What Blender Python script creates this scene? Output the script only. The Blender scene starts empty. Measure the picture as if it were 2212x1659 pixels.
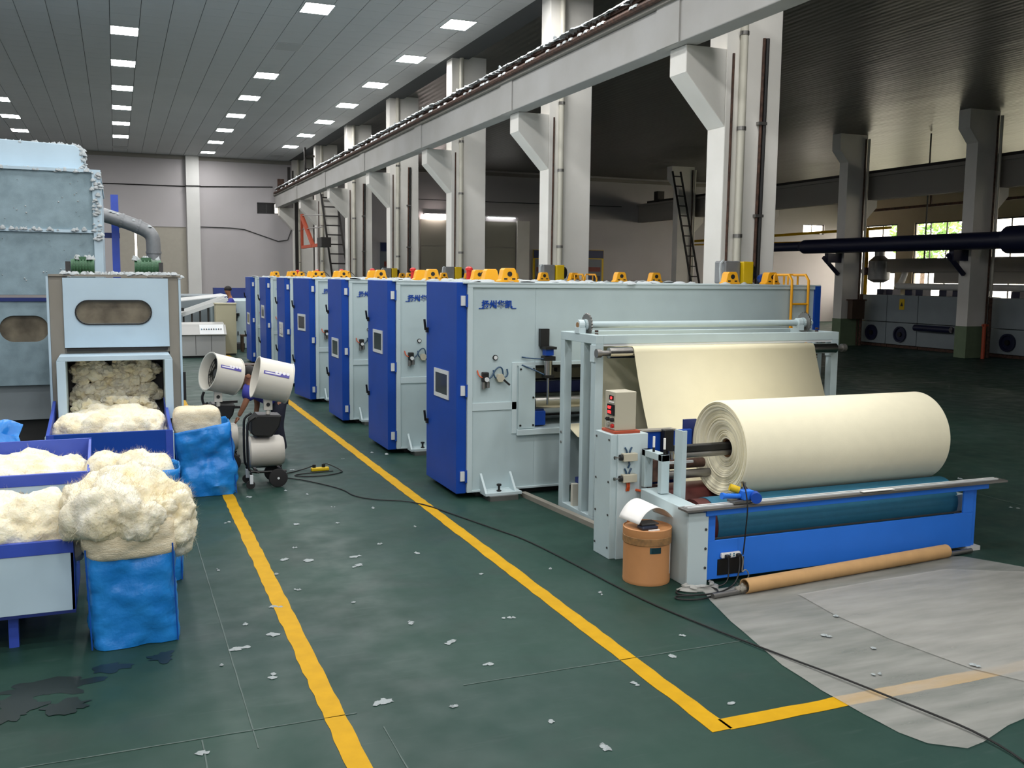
import bpy, bmesh, math, random
import numpy as np
from mathutils import Vector, Matrix, noise
R = math.radians
SC = bpy.context.scene
COL = SC.collection
random.seed(7)

# ---------------------------------------------------------------- camera, world, exposure
cd = bpy.data.cameras.new('camera'); cam = bpy.data.objects.new('camera', cd); COL.objects.link(cam)
SC.camera = cam
cd.sensor_fit = 'HORIZONTAL'; cd.sensor_width = 36.0; cd.lens = 36.0*2076.18/2212.0
cd.clip_start = 0.05; cd.clip_end = 400
_r = Vector((0.92533791, -0.3790048, 0.01025273)); _u = Vector((0.03228223, 0.10570284, 0.99387362)); _f = Vector((0.37776662, 0.91933795, -0.11004597))
cam.matrix_world = Matrix(((_r.x, _u.x, -_f.x, 0.0), (_r.y, _u.y, -_f.y, 0.0), (_r.z, _u.z, -_f.z, 2.5), (0, 0, 0, 1)))
w = bpy.data.worlds.new('overcast_sky'); SC.world = w; w.use_nodes = True
w.node_tree.nodes['Background'].inputs[0].default_value = (1.0, 0.91, 0.77, 1)
w.node_tree.nodes['Background'].inputs[1].default_value = 5.2
vs = SC.view_settings
vs.view_transform = 'Standard'; vs.look = 'None'; vs.gamma = 1.0; vs.exposure = 1.35; vs.use_curve_mapping = False
LED_STRENGTH = 26.0
try:
    SC.cycles.max_bounces = 6; SC.cycles.diffuse_bounces = 4; SC.cycles.glossy_bounces = 3; SC.cycles.transparent_max_bounces = 6; SC.cycles.use_adaptive_sampling = True; SC.cycles.adaptive_threshold = 0.04; SC.cycles.sample_clamp_indirect = 4.0
    SC.cycles.caustics_reflective = False; SC.cycles.caustics_refractive = False
except Exception: pass

# ---------------------------------------------------------------- materials
def lin(h):
    h = h.lstrip('#'); o = []
    for i in (0, 2, 4):
        c = int(h[i:i+2], 16)/255.0
        o.append(c/12.92 if c <= 0.04045 else ((c+0.055)/1.055)**2.4)
    return (o[0], o[1], o[2], 1.0)
M = {}
def mat(name, col, rough=0.5, metal=0.0, var=0.0, vscale=6.0, bump=0.0, bscale=60.0, emit=None, es=0.0, col2=None, alpha=1.0, spec=None, coat=0.0, stretch=None, sheen=0.0, sss=0.0):
    m = bpy.data.materials.new(name); m.use_nodes = True
    nt = m.node_tree; b = nt.nodes['Principled BSDF']; L = nt.links
    c = lin(col); b.inputs['Base Color'].default_value = c
    b.inputs['Roughness'].default_value = rough; b.inputs['Metallic'].default_value = metal
    if spec is not None: b.inputs['Specular IOR Level'].default_value = spec
    if coat: b.inputs['Coat Weight'].default_value = coat
    if sheen: b.inputs['Sheen Weight'].default_value = sheen
    if sss: b.inputs['Subsurface Weight'].default_value = sss; b.inputs['Subsurface Radius'].default_value = (1.0, 0.9, 0.7); b.inputs['Subsurface Scale'].default_value = 0.04
    if alpha < 1: b.inputs['Alpha'].default_value = alpha
    if emit: b.inputs['Emission Color'].default_value = lin(emit); b.inputs['Emission Strength'].default_value = es
    tc = None
    if var or col2 or bump:
        tc = nt.nodes.new('ShaderNodeTexCoord')
        vec = tc.outputs['Object']
        if stretch:
            mp = nt.nodes.new('ShaderNodeMapping'); mp.inputs['Scale'].default_value = stretch
            L.new(vec, mp.inputs['Vector']); vec = mp.outputs['Vector']
    if var or col2:
        n = nt.nodes.new('ShaderNodeTexNoise'); n.inputs['Scale'].default_value = vscale; n.inputs['Detail'].default_value = 6
        L.new(vec, n.inputs['Vector'])
        r = nt.nodes.new('ShaderNodeValToRGB'); r.color_ramp.elements[0].position = 0.35; r.color_ramp.elements[1].position = 0.68
        d = lin(col2) if col2 else tuple(min(1, max(0, x*(1-var))) for x in c[:3])+(1,)
        r.color_ramp.elements[0].color = d; r.color_ramp.elements[1].color = c
        L.new(n.outputs['Fac'], r.inputs['Fac']); L.new(r.outputs['Color'], b.inputs['Base Color'])
    if bump:
        n2 = nt.nodes.new('ShaderNodeTexNoise'); n2.inputs['Scale'].default_value = bscale; n2.inputs['Detail'].default_value = 4
        L.new(vec, n2.inputs['Vector'])
        bp = nt.nodes.new('ShaderNodeBump'); bp.inputs['Strength'].default_value = bump; bp.inputs['Distance'].default_value = 0.02
        L.new(n2.outputs['Fac'], bp.inputs['Height']); L.new(bp.outputs['Normal'], b.inputs['Normal'])
    M[name] = m; return m

mat('panel', '#bccdd0', 0.42, var=0.07, vscale=2.5)
mat('panel_edge', '#c3d2d5', 0.45)
mat('pale_blue', '#bed5e3', 0.38, var=0.06, vscale=3)
mat('dusty_blue', '#92a9b3', 0.6, col2='#7f959e', vscale=5, bump=0.1, bscale=90)
mat('blue', '#1547a6', 0.45, var=0.12, vscale=2.0, spec=0.3)
mat('royal', '#2f7ae6', 0.5, var=0.06, vscale=3, spec=0.3)
mat('navy', '#16296a', 0.5)
mat('tray_blue', '#3a55bd', 0.4, var=0.1)
mat('beige_grey', '#8f8a7f', 0.55, var=0.1, vscale=3)
mat('box_beige', '#b9b39f', 0.5)
mat('cream_cab', '#b7b195', 0.55)
mat('grey_desk', '#a9a9a6', 0.5)
mat('white_paint', '#d2d2cf', 0.75, var=0.05, vscale=1.2, bump=0.05, bscale=12)
mat('beam_paint_dimmed', '#b5b4b2', 0.8, col2='#aaa8a4', vscale=0.9, bump=0.08, bscale=14)  # column paint made greyer: the weaker light on the beam is in the colour
mat('concrete_paint', '#ece9e3', 0.8, col2='#e2dfd8', vscale=0.9, bump=0.08, bscale=14)
mat('wall_white', '#b9b5b7', 0.85, col2='#b0acad', vscale=0.35, bump=0.05, bscale=8)
mat('wall_warm_light', '#bfae94', 0.85, col2='#b5a489', vscale=0.4)  # wall paint tinted beige: the warm daylight is put into the colour
mat('wall_dim', '#8f8b84', 0.9, var=0.06, vscale=0.4)
mat('ceil_tile', '#babdbf', 0.6, var=0.06, vscale=0.6, bump=0.12, bscale=140)
mat('ceil_void', '#4d5052', 0.9)
mat('led_frame', '#c9c9c9', 0.5)
mat('led', '#ffffff', 0.5, emit='#fbfaf9', es=LED_STRENGTH)
mat('led_off', '#a4a7a8', 0.5)
mat('tube_lamp', '#ffffff', 0.5, emit='#ffeee8', es=32.0)
mat('tube_lamp_dim', '#ffffff', 0.5, emit='#ffffff', es=5.0)
mat('steel', '#b9b6b1', 0.22, metal=1.0)
mat('steel_dull', '#8d8b88', 0.45, metal=0.9)
mat('black', '#141414', 0.5)
mat('rubber', '#1c1b1b', 0.75)
mat('dark_grey', '#3a3a3a', 0.6)
mat('cable', '#10100f', 0.55)
mat('hose_blue', '#2a4a66', 0.45)
mat('hose_orange', '#d4572a', 0.5)
mat('yellow_paint', '#c4960c', 0.6, var=0.12, vscale=8, spec=0.12)
mat('guard_yellow', '#f0a815', 0.45, var=0.06)
mat('yellow_green', '#d8b40c', 0.5)
mat('red', '#c0201c', 0.4)
mat('brick_red', '#7a3328', 0.6)
mat('oxide_red', '#5a2420', 0.55, var=0.2, vscale=10)
mat('teal', '#2f718c', 0.55, var=0.1, vscale=14, bump=0.1, bscale=200)
mat('felt', '#efe8cc', 0.95, var=0.03, vscale=9, bump=0.08, bscale=220, sheen=0.15, spec=0.1)
mat('fabric', '#ece4c4', 0.95, var=0.03, vscale=5, bump=0.05, bscale=160, spec=0.1)
mat('fibre', '#fdf6e3', 1.0, col2='#f3e6c3', vscale=5, bump=0.55, bscale=55, spec=0.05, sss=0.5)
mat('fibre_packed', '#f4ead0', 1.0, col2='#e8dabb', vscale=12, bump=0.6, bscale=60, spec=0.05, stretch=(1, 1, 4))
mat('lint', '#b3b9bb', 1.0, bump=0.4, bscale=50, spec=0.05)
mat('tuft', '#9aa1a2', 1.0, bump=0.4, bscale=50, spec=0.05)
mat('lint_white', '#d5d9da', 1.0, bump=0.5, bscale=40, spec=0.05)
mat('bag_blue', '#2a8ee0', 0.36, col2='#1b7ccf', vscale=6, bump=0.55, bscale=11)
mat('bag_blue_dark', '#1557b5', 0.45, col2='#104a9f', vscale=6)
mat('fan_white', '#d8d4c8', 0.4, var=0.03, vscale=5)
mat('tank_white', '#c4bfb4', 0.45, var=0.1, vscale=4)
mat('print_violet', '#5750a0', 0.5)
mat('print_pale', '#e6e4ea', 0.5)
mat('cardboard', '#c39a68', 0.8, var=0.1, vscale=9)
mat('drum_brown', '#bf8756', 0.6, var=0.08, vscale=6)
mat('drum_tape', '#a5794a', 0.6, col2='#7d5f3d', vscale=22)
mat('drum_label', '#1d4a55', 0.5)
mat('paper', '#eceae6', 0.7)
mat('pouch', '#2b3140', 0.3)
mat('wood_dark', '#4b392b', 0.6, var=0.2, vscale=12, stretch=(1, 1, 12))
mat('skin', '#9c6a4e', 0.6)
mat('hair', '#17120f', 0.7)
mat('shirt', '#3d3f9e', 0.85, var=0.12, vscale=9)
mat('trousers', '#191c2b', 0.85)
mat('green_motor', '#3d6b4a', 0.5, var=0.15, vscale=8)
mat('duct_grey', '#8c8e90', 0.5, metal=0.4, var=0.15, vscale=9)
mat('duct_navy', '#171c3a', 0.45)
mat('rust', '#5c4134', 0.8, col2='#3c2b24', vscale=14)
mat('ladder_dark', '#2a2725', 0.7)
mat('orange_frame', '#a9472a', 0.6)
mat('glass_dark', '#857c6b', 0.1, col2='#5c554a', vscale=4)
mat('glass_door', '#3a3d42', 0.08)
mat('glass_win', '#dfe8ea', 0.05, alpha=0.12)
mat('column_green', '#74876a', 0.7, var=0.1)
mat('dryer_grey', '#8d979c', 0.6, var=0.1, vscale=1.5)
mat('pvc', '#cfcbbd', 0.5)
mat('shutter', '#a8a397', 0.75, var=0.05)
mat('leaf', '#4f7a35', 0.8, col2='#7fa552', vscale=1.5)
mat('display_red', '#300505', 0.3, emit='#ff2020', es=3.0)
mat('display_dark', '#161319', 0.2)
mat('chrome_white', '#d9dcdc', 0.3)
mat('outside_ground', '#9a9c90', 0.9)
mat('cloth_green', '#98968a', 0.8)
mat('board_blue', '#1d2a52', 0.5)
mat('board_grey', '#6e747c', 0.6)

def floor_mat():
    m = bpy.data.materials.new('green_epoxy'); m.use_nodes = True; nt = m.node_tree; L = nt.links
    b = nt.nodes['Principled BSDF']; b.inputs['Roughness'].default_value = 0.38; b.inputs['Specular IOR Level'].default_value = 0.22
    tc = nt.nodes.new('ShaderNodeTexCoord')
    def nz(sc, det=6, st=None):
        n = nt.nodes.new('ShaderNodeTexNoise'); n.inputs['Scale'].default_value = sc; n.inputs['Detail'].default_value = det
        v = tc.outputs['Object']
        if st:
            mp = nt.nodes.new('ShaderNodeMapping'); mp.inputs['Scale'].default_value = st[:3]; mp.inputs['Rotation'].default_value = (0, 0, st[3]); L.new(v, mp.inputs['Vector']); v = mp.outputs['Vector']
        L.new(v, n.inputs['Vector']); return n.outputs['Fac']
    def ramp(fac, p0, c0, p1, c1):
        r = nt.nodes.new('ShaderNodeValToRGB'); e = r.color_ramp.elements
        e[0].position = p0; e[0].color = c0; e[1].position = p1; e[1].color = c1
        L.new(fac, r.inputs['Fac']); return r.outputs['Color']
    def mix(fac, a, b2, mode='MIX'):
        x = nt.nodes.new('ShaderNodeMix'); x.data_type = 'RGBA'; x.blend_type = mode
        if isinstance(fac, float): x.inputs['Factor'].default_value = fac
        else: L.new(fac, x.inputs['Factor'])
        for i, s in ((6, a), (7, b2)):
            if isinstance(s, tuple): x.inputs[i].default_value = s
            else: L.new(s, x.inputs[i])
        return x.outputs[2]
    W0, W1 = (0, 0, 0, 1), (1, 1, 1, 1)
    base = ramp(nz(0.55), 0.35, lin('#1b362e'), 0.66, lin('#264239'))
    c1 = mix(ramp(nz(1.7, 8), 0.55, W0, 0.8, (0.55, 0.55, 0.55, 1)), base, lin('#313836'))
    c2 = mix(ramp(nz(0.22, 3), 0.5, W0, 0.75, (0.4, 0.4, 0.4, 1)), c1, lin('#1d343a'))
    c3 = mix(ramp(nz(2.2, 10, (1.0, 9.0, 1, 0.5)), 0.6, W0, 0.85, (0.35, 0.35, 0.35, 1)), c2, lin('#4c5855'))
    c4 = mix(ramp(nz(1.1, 10, (7.0, 0.7, 1, -0.3)), 0.62, W0, 0.82, (0.3, 0.3, 0.3, 1)), c3, lin('#1a2927'))
    L.new(c4, b.inputs['Base Color'])
    L.new(ramp(nz(3.0, 8), 0.3, (0.4, 0.4, 0.4, 1), 0.75, (0.65, 0.65, 0.65, 1)), b.inputs['Roughness'])
    M['floor'] = m
floor_mat()

def dark_ceiling_mat():
    m = bpy.data.materials.new('ribbed_metal_ceiling'); m.use_nodes = True; nt = m.node_tree; L = nt.links
    b = nt.nodes['Principled BSDF']; b.inputs['Base Color'].default_value = lin('#6a6864'); b.inputs['Roughness'].default_value = 0.4
    b.inputs['Metallic'].default_value = 0.55
    tc = nt.nodes.new('ShaderNodeTexCoord')
    mp = nt.nodes.new('ShaderNodeMapping'); mp.inputs['Scale'].default_value = (1.0, 0.35, 1); L.new(tc.outputs['Object'], mp.inputs['Vector'])
    n = nt.nodes.new('ShaderNodeTexNoise'); n.inputs['Scale'].default_value = 1.3; n.inputs['Detail'].default_value = 5; L.new(mp.outputs['Vector'], n.inputs['Vector'])
    wv = nt.nodes.new('ShaderNodeTexWave'); wv.inputs['Scale'].default_value = 1.6; wv.bands_direction = 'X'; L.new(tc.outputs['Object'], wv.inputs['Vector'])
    ad = nt.nodes.new('ShaderNodeMath'); ad.operation = 'MULTIPLY_ADD'; ad.inputs[1].default_value = 0.10
    L.new(wv.outputs['Fac'], ad.inputs[0]); L.new(n.outputs['Fac'], ad.inputs[2])
    bp = nt.nodes.new('ShaderNodeBump'); bp.inputs['Strength'].default_value = 0.55; bp.inputs['Distance'].default_value = 0.06
    L.new(ad.outputs[0], bp.inputs['Height']); L.new(bp.outputs['Normal'], b.inputs['Normal'])
    M['ceil_dark'] = m
dark_ceiling_mat()

def film_mat():
    m = bpy.data.materials.new('plastic_film'); m.use_nodes = True; nt = m.node_tree; L = nt.links
    b = nt.nodes['Principled BSDF']; b.inputs['Base Color'].default_value = lin('#b3b2ac'); b.inputs['Roughness'].default_value = 0.4
    tc = nt.nodes.new('ShaderNodeTexCoord')
    mp = nt.nodes.new('ShaderNodeMapping'); mp.inputs['Scale'].default_value = (0.6, 3.0, 1); mp.inputs['Rotation'].default_value = (0, 0, 0.35); L.new(tc.outputs['Object'], mp.inputs['Vector'])
    n = nt.nodes.new('ShaderNodeTexNoise'); n.inputs['Scale'].default_value = 2.2; n.inputs['Detail'].default_value = 8; L.new(mp.outputs['Vector'], n.inputs['Vector'])
    r = nt.nodes.new('ShaderNodeMapRange'); r.inputs[1].default_value = 0.3; r.inputs[2].default_value = 0.75; r.inputs[3].default_value = 0.36; r.inputs[4].default_value = 0.64
    L.new(n.outputs['Fac'], r.inputs[0]); L.new(r.outputs[0], b.inputs['Alpha'])
    bp = nt.nodes.new('ShaderNodeBump'); bp.inputs['Strength'].default_value = 0.5; bp.inputs['Distance'].default_value = 0.02
    L.new(n.outputs['Fac'], bp.inputs['Height']); L.new(bp.outputs['Normal'], b.inputs['Normal'])
    M['film'] = m
film_mat()

# ---------------------------------------------------------------- mesh helpers
ORG = {}
class MB:
    def __init__(s): s.v = []; s.f = []
    def box(s, x0, x1, y0, y1, z0, z1):
        n = len(s.v)
        s.v += [Vector(p) for p in ((x0,y0,z0),(x1,y0,z0),(x1,y1,z0),(x0,y1,z0),(x0,y0,z1),(x1,y0,z1),(x1,y1,z1),(x0,y1,z1))]
        s.f += [tuple(n+i for i in q) for q in ((0,3,2,1),(4,5,6,7),(0,1,5,4),(1,2,6,5),(2,3,7,6),(3,0,4,7))]
        return s
    def bar(s, p0, p1, wx, wz, up=(0, 0, 1)):
        p0 = Vector(p0); p1 = Vector(p1); d = (p1-p0).normalized(); u = Vector(up)
        if abs(d.dot(u)) > 0.98: u = Vector((0, 1, 0))
        a = d.cross(u).normalized(); b = a.cross(d).normalized(); n = len(s.v)
        for p in (p0, p1):
            for i, j in ((-1,-1),(1,-1),(1,1),(-1,1)): s.v.append(p+a*(i*wx/2)+b*(j*wz/2))
        s.f += [tuple(n+i for i in q) for q in ((0,1,2,3),(7,6,5,4),(0,4,5,1),(1,5,6,2),(2,6,7,3),(3,7,4,0))]
        return s
    def cyl(s, p0, p1, r, r1=None, n=20, caps=True):
        p0 = Vector(p0); p1 = Vector(p1); d = (p1-p0).normalized(); r1 = r if r1 is None else r1
        u = Vector((0, 0, 1)) if abs(d.z) < 0.9 else Vector((1, 0, 0))
        a = d.cross(u).normalized(); b = d.cross(a).normalized(); k = len(s.v)
        for p, q in ((p0, r), (p1, r1)):
            for i in range(n):
                t = 2*math.pi*i/n; s.v.append(p+a*(q*math.cos(t))+b*(q*math.sin(t)))
        for i in range(n): j = (i+1) % n; s.f.append((k+i, k+n+i, k+n+j, k+j))
        if caps: s.f.append(tuple(k+i for i in range(n))); s.f.append(tuple(k+n+i for i in reversed(range(n))))
        return s
    def lathe(s, p0, d, prof, n=24, closed=False):
        # prof: list of (along, radius)
        p0 = Vector(p0); d = Vector(d).normalized()
        u = Vector((0, 0, 1)) if abs(d.z) < 0.9 else Vector((1, 0, 0))
        a = d.cross(u).normalized(); b = d.cross(a).normalized(); k = len(s.v)
        for t, r in prof:
            for i in range(n):
                q = 2*math.pi*i/n; s.v.append(p0+d*t+a*(r*math.cos(q))+b*(r*math.sin(q)))
        m = len(prof)
        for h in range(m if closed else m-1):
            h2 = (h+1) % m
            for i in range(n): j = (i+1) % n; s.f.append((k+h*n+i, k+h2*n+i, k+h2*n+j, k+h*n+j))
        return s
    def ring(s, p0, p1, ro, ri, n=24):
        L_ = (Vector(p1)-Vector(p0)).length
        return s.lathe(p0, Vector(p1)-Vector(p0), [(0, ro), (L_, ro), (L_, ri), (0, ri)], n, True)
    def tube(s, pts, r, n=8, smooth=0):
        P = [Vector(p) for p in pts]
        for _ in range(smooth):
            Q = [P[0]]
            for i in range(len(P)-1): Q += [P[i]*0.75+P[i+1]*0.25, P[i]*0.25+P[i+1]*0.75]
            P = Q+[P[-1]]
        k = len(s.v); m = len(P); a = None
        for i, p in enumerate(P):
            d = (P[min(i+1, m-1)]-P[max(i-1, 0)]).normalized()
            if a is None:
                u = Vector((0, 0, 1)) if abs(d.z) < 0.9 else Vector((1, 0, 0)); a = d.cross(u).normalized()
            else:
                a = (a-d*a.dot(d)).normalized()
            b = d.cross(a)
            for j in range(n): t = 2*math.pi*j/n; s.v.append(p+a*(r*math.cos(t))+b*(r*math.sin(t)))
        for i in range(m-1):
            for j in range(n): q = (j+1) % n; s.f.append((k+i*n+j, k+(i+1)*n+j, k+(i+1)*n+q, k+i*n+q))
        s.f.append(tuple(k+j for j in range(n))); s.f.append(tuple(k+(m-1)*n+j for j in reversed(range(n))))
        return s
    def prism(s, poly, ax, a, b):
        # poly: 2d points in the two other axes (order x,y,z minus ax)
        def mk(p, t):
            q = list(p); q.insert(ax, t); return Vector(q)
        n = len(poly); k = len(s.v)
        s.v += [mk(p, a) for p in poly]+[mk(p, b) for p in poly]
        s.f.append(tuple(k+i for i in range(n))); s.f.append(tuple(k+n+i for i in reversed(range(n))))
        for i in range(n): j = (i+1) % n; s.f.append((k+i, k+n+i, k+n+j, k+j))
        return s
    def raw(s, v, f):
        k = len(s.v); s.v += [Vector(p) for p in v]; s.f += [tuple(k+i for i in q) for q in f]; return s
    def grid(s, fn, nu, nv):
        k = len(s.v)
        for i in range(nu+1):
            for j in range(nv+1): s.v.append(Vector(fn(i/nu, j/nv)))
        for i in range(nu):
            for j in range(nv):
                a = k+i*(nv+1)+j; s.f.append((a, a+nv+1, a+nv+2, a+1))
        return s
    def xf(s, mtx, start=0):
        for i in range(start, len(s.v)): s.v[i] = mtx @ s.v[i]
        return s
    def build(s, name, m, parent=None, at=None, smooth=False, bevel=0.0, solid=0.0, fix=True, split=False):
        if split:
            par = list(range(len(s.v)))
            def fd(i):
                while par[i] != i: par[i] = par[par[i]]; i = par[i]
                return i
            for f in s.f:
                for i in f[1:]: par[fd(i)] = fd(f[0])
            isl = {}
            for f in s.f: isl.setdefault(fd(f[0]), []).append(f)
            out = None
            for fs in isl.values():
                ix = sorted({i for f in fs for i in f}); mp = {j: k for k, j in enumerate(ix)}
                q = MB(); q.v = [s.v[i] for i in ix]; q.f = [tuple(mp[i] for i in f) for f in fs]
                out = q.build(name, m, parent, at, smooth, bevel, solid, fix)
            return out
        o0 = ORG.get(parent.name, Vector((0, 0, 0))) if parent else Vector(at or (0, 0, 0))
        me = bpy.data.meshes.new(name); me.from_pydata([tuple(p-o0) for p in s.v], [], s.f)
        if fix:
            bm = bmesh.new(); bm.from_mesh(me); bmesh.ops.recalc_face_normals(bm, faces=bm.faces); bm.to_mesh(me); bm.free()
        me.materials.append(M[m] if isinstance(m, str) else m)
        if smooth:
            for p in me.polygons: p.use_smooth = True
            me.set_sharp_from_angle(angle=R(38))
        o = bpy.data.objects.new(name, me); COL.objects.link(o)
        if parent: o.parent = parent
        else: o.location = o0
        ORG[o.name] = o0
        if bevel:
            b = o.modifiers.new('bevel', 'BEVEL'); b.width = bevel; b.segments = 2; b.limit_method = 'ANGLE'; b.angle_limit = R(50)
        if solid:
            q = o.modifiers.new('solid', 'SOLIDIFY'); q.thickness = solid
        return o
def tag(o, label, cat=None, group=None, kind=None):
    o['label'] = label
    if cat: o['category'] = cat
    if group: o['group'] = group
    if kind: o['kind'] = kind
    return o
def thing(name, label, cat, loc=(0, 0, 0), group=None):
    o = bpy.data.objects.new(name, None); COL.objects.link(o); o.location = loc; o.empty_display_size = 0.1
    ORG[o.name] = Vector(loc); return tag(o, label, cat, group)
def struct(o):
    o['kind'] = 'structure'; return o
def copy_tree(o, parent=None):
    c = o.copy(); COL.objects.link(c); c.parent = parent; ORG[c.name] = ORG[o.name]
    for ch in o.children: copy_tree(ch, c)
    return c
def text_verts(body, size, shear=0.0, ext=0.003, bold=0.0):
    c = bpy.data.curves.new('lettering', 'FONT'); c.body = body; c.size = size; c.shear = shear; c.extrude = ext; c.offset = bold
    o = bpy.data.objects.new('lettering_tmp', c); COL.objects.link(o); bpy.context.view_layer.update()
    me = bpy.data.meshes.new_from_object(o.evaluated_get(bpy.context.evaluated_depsgraph_get()))
    v = [p.co.copy() for p in me.vertices]; f = [tuple(p.vertices) for p in me.polygons]
    bpy.data.objects.remove(o); bpy.data.curves.remove(c); bpy.data.meshes.remove(me)
    return v, f
def text_on(mb, body, size, org, ux, uz, **k):
    v, f = text_verts(body, size, **k); ux = Vector(ux); uz = Vector(uz); nn = ux.cross(uz); org = Vector(org)
    mb.raw([org+ux*p.x+uz*p.y+nn*p.z for p in v], f); return mb

def fibre_pile(name, c, s, m='fibre', seed=0, sub=5, amp=0.16, power=2.0, cut=None, fuzz=1200, parent=None, amp2=0.05, fz=0.05):
    bm = bmesh.new(); bmesh.ops.create_icosphere(bm, subdivisions=sub, radius=1.0)
    c = Vector(c); sd = Vector((seed*7.3, seed*3.1, seed*1.7)); rng = np.random.default_rng(seed); ms = max(s)
    D = np.array([v.co[:] for v in bm.verts]); D /= np.linalg.norm(D, axis=1)[:, None]
    P = D*((np.abs(D)**power).sum(1)**(-1.0/power))[:, None]
    Q = P*np.array(s)                                        # real-size base surface
    n1 = np.array([noise.noise(Vector(q)*(1.8/ms)+sd) for q in Q])
    ml = sorted(s)[1]
    disp = amp*0.8*n1*ml
    area = 4.2*(s[0]*s[1]+s[0]*s[2]+s[1]*s[2]); gain = min(1.0, amp*4.5)
    for rad, h in ((0.15, 0.5), (0.075, 0.5), (0.038, 0.5), (0.02, 0.45)):
        rad = min(rad, ml*0.5); cnt = int(min(1500, 1.6*area/rad**2))
        if rad < 0.03 and sub < 5: continue
        ci = Q[rng.integers(0, len(Q), cnt)]; rr = rad*rng.uniform(0.5, 1.15, cnt); hh = rr*h*rng.uniform(0.3, 1.2, cnt)
        best = np.zeros(len(Q))
        for k in range(cnt):
            mk = np.nonzero(np.abs(Q[:, 0]-ci[k, 0]) < rr[k])[0]
            d2 = ((Q[mk]-ci[k])**2).sum(1)/rr[k]**2; ok = d2 < 1; mk = mk[ok]
            best[mk] = np.maximum(best[mk], hh[k]*(1-d2[ok])**0.6)
        disp += best*gain
    disp += gain*0.010*np.array([noise.fractal(Vector(q)*26.0+sd, 0.7, 2.0, 3) for q in Q])-gain*0.05*ml
    nrm = D/np.array(s); nrm /= np.linalg.norm(nrm, axis=1)[:, None]
    Q = Q+nrm*disp[:, None]
    for v, q in zip(bm.verts, Q):
        z = q[2]
        if cut is not None and z+c.z < cut: z = cut-c.z
        v.co = Vector((q[0], q[1], z))+c
    for _ in range(1): bmesh.ops.smooth_vert(bm, verts=bm.verts, factor=0.35, use_axis_x=True, use_axis_y=True, use_axis_z=True)
    bm.normal_update()
    me = MB(); me.v = [v.co.copy() for v in bm.verts]; me.f = [tuple(x.index for x in f.verts) for f in bm.faces]
    rnd = random.Random(seed); vs_ = [(v.co.copy(), v.normal.copy()) for v in bm.verts if cut is None or v.co.z > cut+0.02]
    bm.free()
    for i in range(fuzz*3):
        p, nn = rnd.choice(vs_); t = Vector((rnd.uniform(-1, 1), rnd.uniform(-1, 1), rnd.uniform(-1, 1)))
        d = (nn*0.45+t*0.9).normalized(); l = fz*rnd.uniform(0.4, 1.2); sdir = d.cross(Vector((0.3, 0.5, 0.8))).normalized()*0.0008
        bnd = t.cross(d)*l*0.5
        a = p-nn*0.008; b = a+d*l*0.55+bnd*0.3; e = a+d*l+bnd; k = len(me.v)
        me.v += [a-sdir, a+sdir, b-sdir*0.8, b+sdir*0.8, e]; me.f += [(k, k+1, k+3, k+2), (k+2, k+3, k+4)]
    o = me.build(name, m, parent, at=None if parent else (c.x, c.y, cut if cut is not None else c.z-s[2]), smooth=True, fix=False)
    return o

def skinned(name, m, joints, edges, parent=None, at=(0, 0, 0), sub=2, root=0):
    bm = bmesh.new(); lay = bm.verts.layers.skin.verify(); o0 = ORG[parent.name] if parent else Vector(at)
    vs_ = []
    for i, (p, r) in enumerate(joints):
        v = bm.verts.new(Vector(p)-o0); rr = r if isinstance(r, tuple) else (r, r)
        v[lay].radius = rr; v[lay].use_root = (i == root); vs_.append(v)
    for a, b in edges: bm.edges.new((vs_[a], vs_[b]))
    me = bpy.data.meshes.new(name); bm.to_mesh(me); bm.free(); me.materials.append(M[m])
    o = bpy.data.objects.new(name, me); COL.objects.link(o)
    if parent: o.parent = parent
    else: o.location = o0
    ORG[o.name] = o0
    k = o.modifiers.new('skin', 'SKIN'); k.use_smooth_shade = True
    q = o.modifiers.new('subdivide', 'SUBSURF'); q.levels = sub; q.render_levels = sub
    return o

# ---------------------------------------------------------------- structure: floor, lines, walls, ceilings
XL, XR, YB, YF, ZC = -6.6, 42.0, -32.0, 47.8, 7.95
floor = struct(MB().box(XL, XR, YB, YF, -0.15, 0).build('floor', 'floor'))
def stripe(name, pts_axis, a, b, ctr, wdt, m='yellow_paint', z=0.003, rag=0.006, ctr2=None, step=0.12):
    n = max(2, int((b-a)/step)); mb = MB(); rnd = random.Random(int(ctr*100)+3); c2 = ctr if ctr2 is None else ctr2
    L_ = []
    for i in range(n+1):
        t = a+(b-a)*i/n; c = ctr+(c2-ctr)*i/n
        e0 = c-wdt/2+rnd.uniform(-rag, rag); e1 = c+wdt/2+rnd.uniform(-rag, rag)
        L_.append(((e0, t, z), (e1, t, z)) if pts_axis == 1 else ((t, e0, z), (t, e1, z)))
    k = 0
    for p, q in L_: mb.v += [Vector(p), Vector(q)]
    for i in range(n): mb.f.append((2*i, 2*i+1, 2*i+3, 2*i+2))
    return mb.build(name, m, floor, solid=0.002)
stripe('yellow_line', 1, 4.28, 46.5, 3.05, 0.125, ctr2=3.2)
stripe('yellow_line', 1, 0.5, 46.5, 1.055, 0.125, ctr2=1.26)
stripe('yellow_line', 0, 3.10, 24.0, 4.335, 0.125)
mat('joint_pale', '#4c5b56', 0.7); mat('joint_dark', '#2b3a3a', 0.7); mat('damp_stain', '#16221f', 0.35)
for (x0, x1, yy) in ((-1.2, 1.2, 5.22), (1.9, 4.0, 5.36), (-2.5, 0.6, 12.6), (9.5, 22.0, 12.3), (9.5, 24.0, 18.2)):
    stripe('floor_joint', 0, x0, x1, yy, 0.008, m='joint_pale', rag=0.002)
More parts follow.
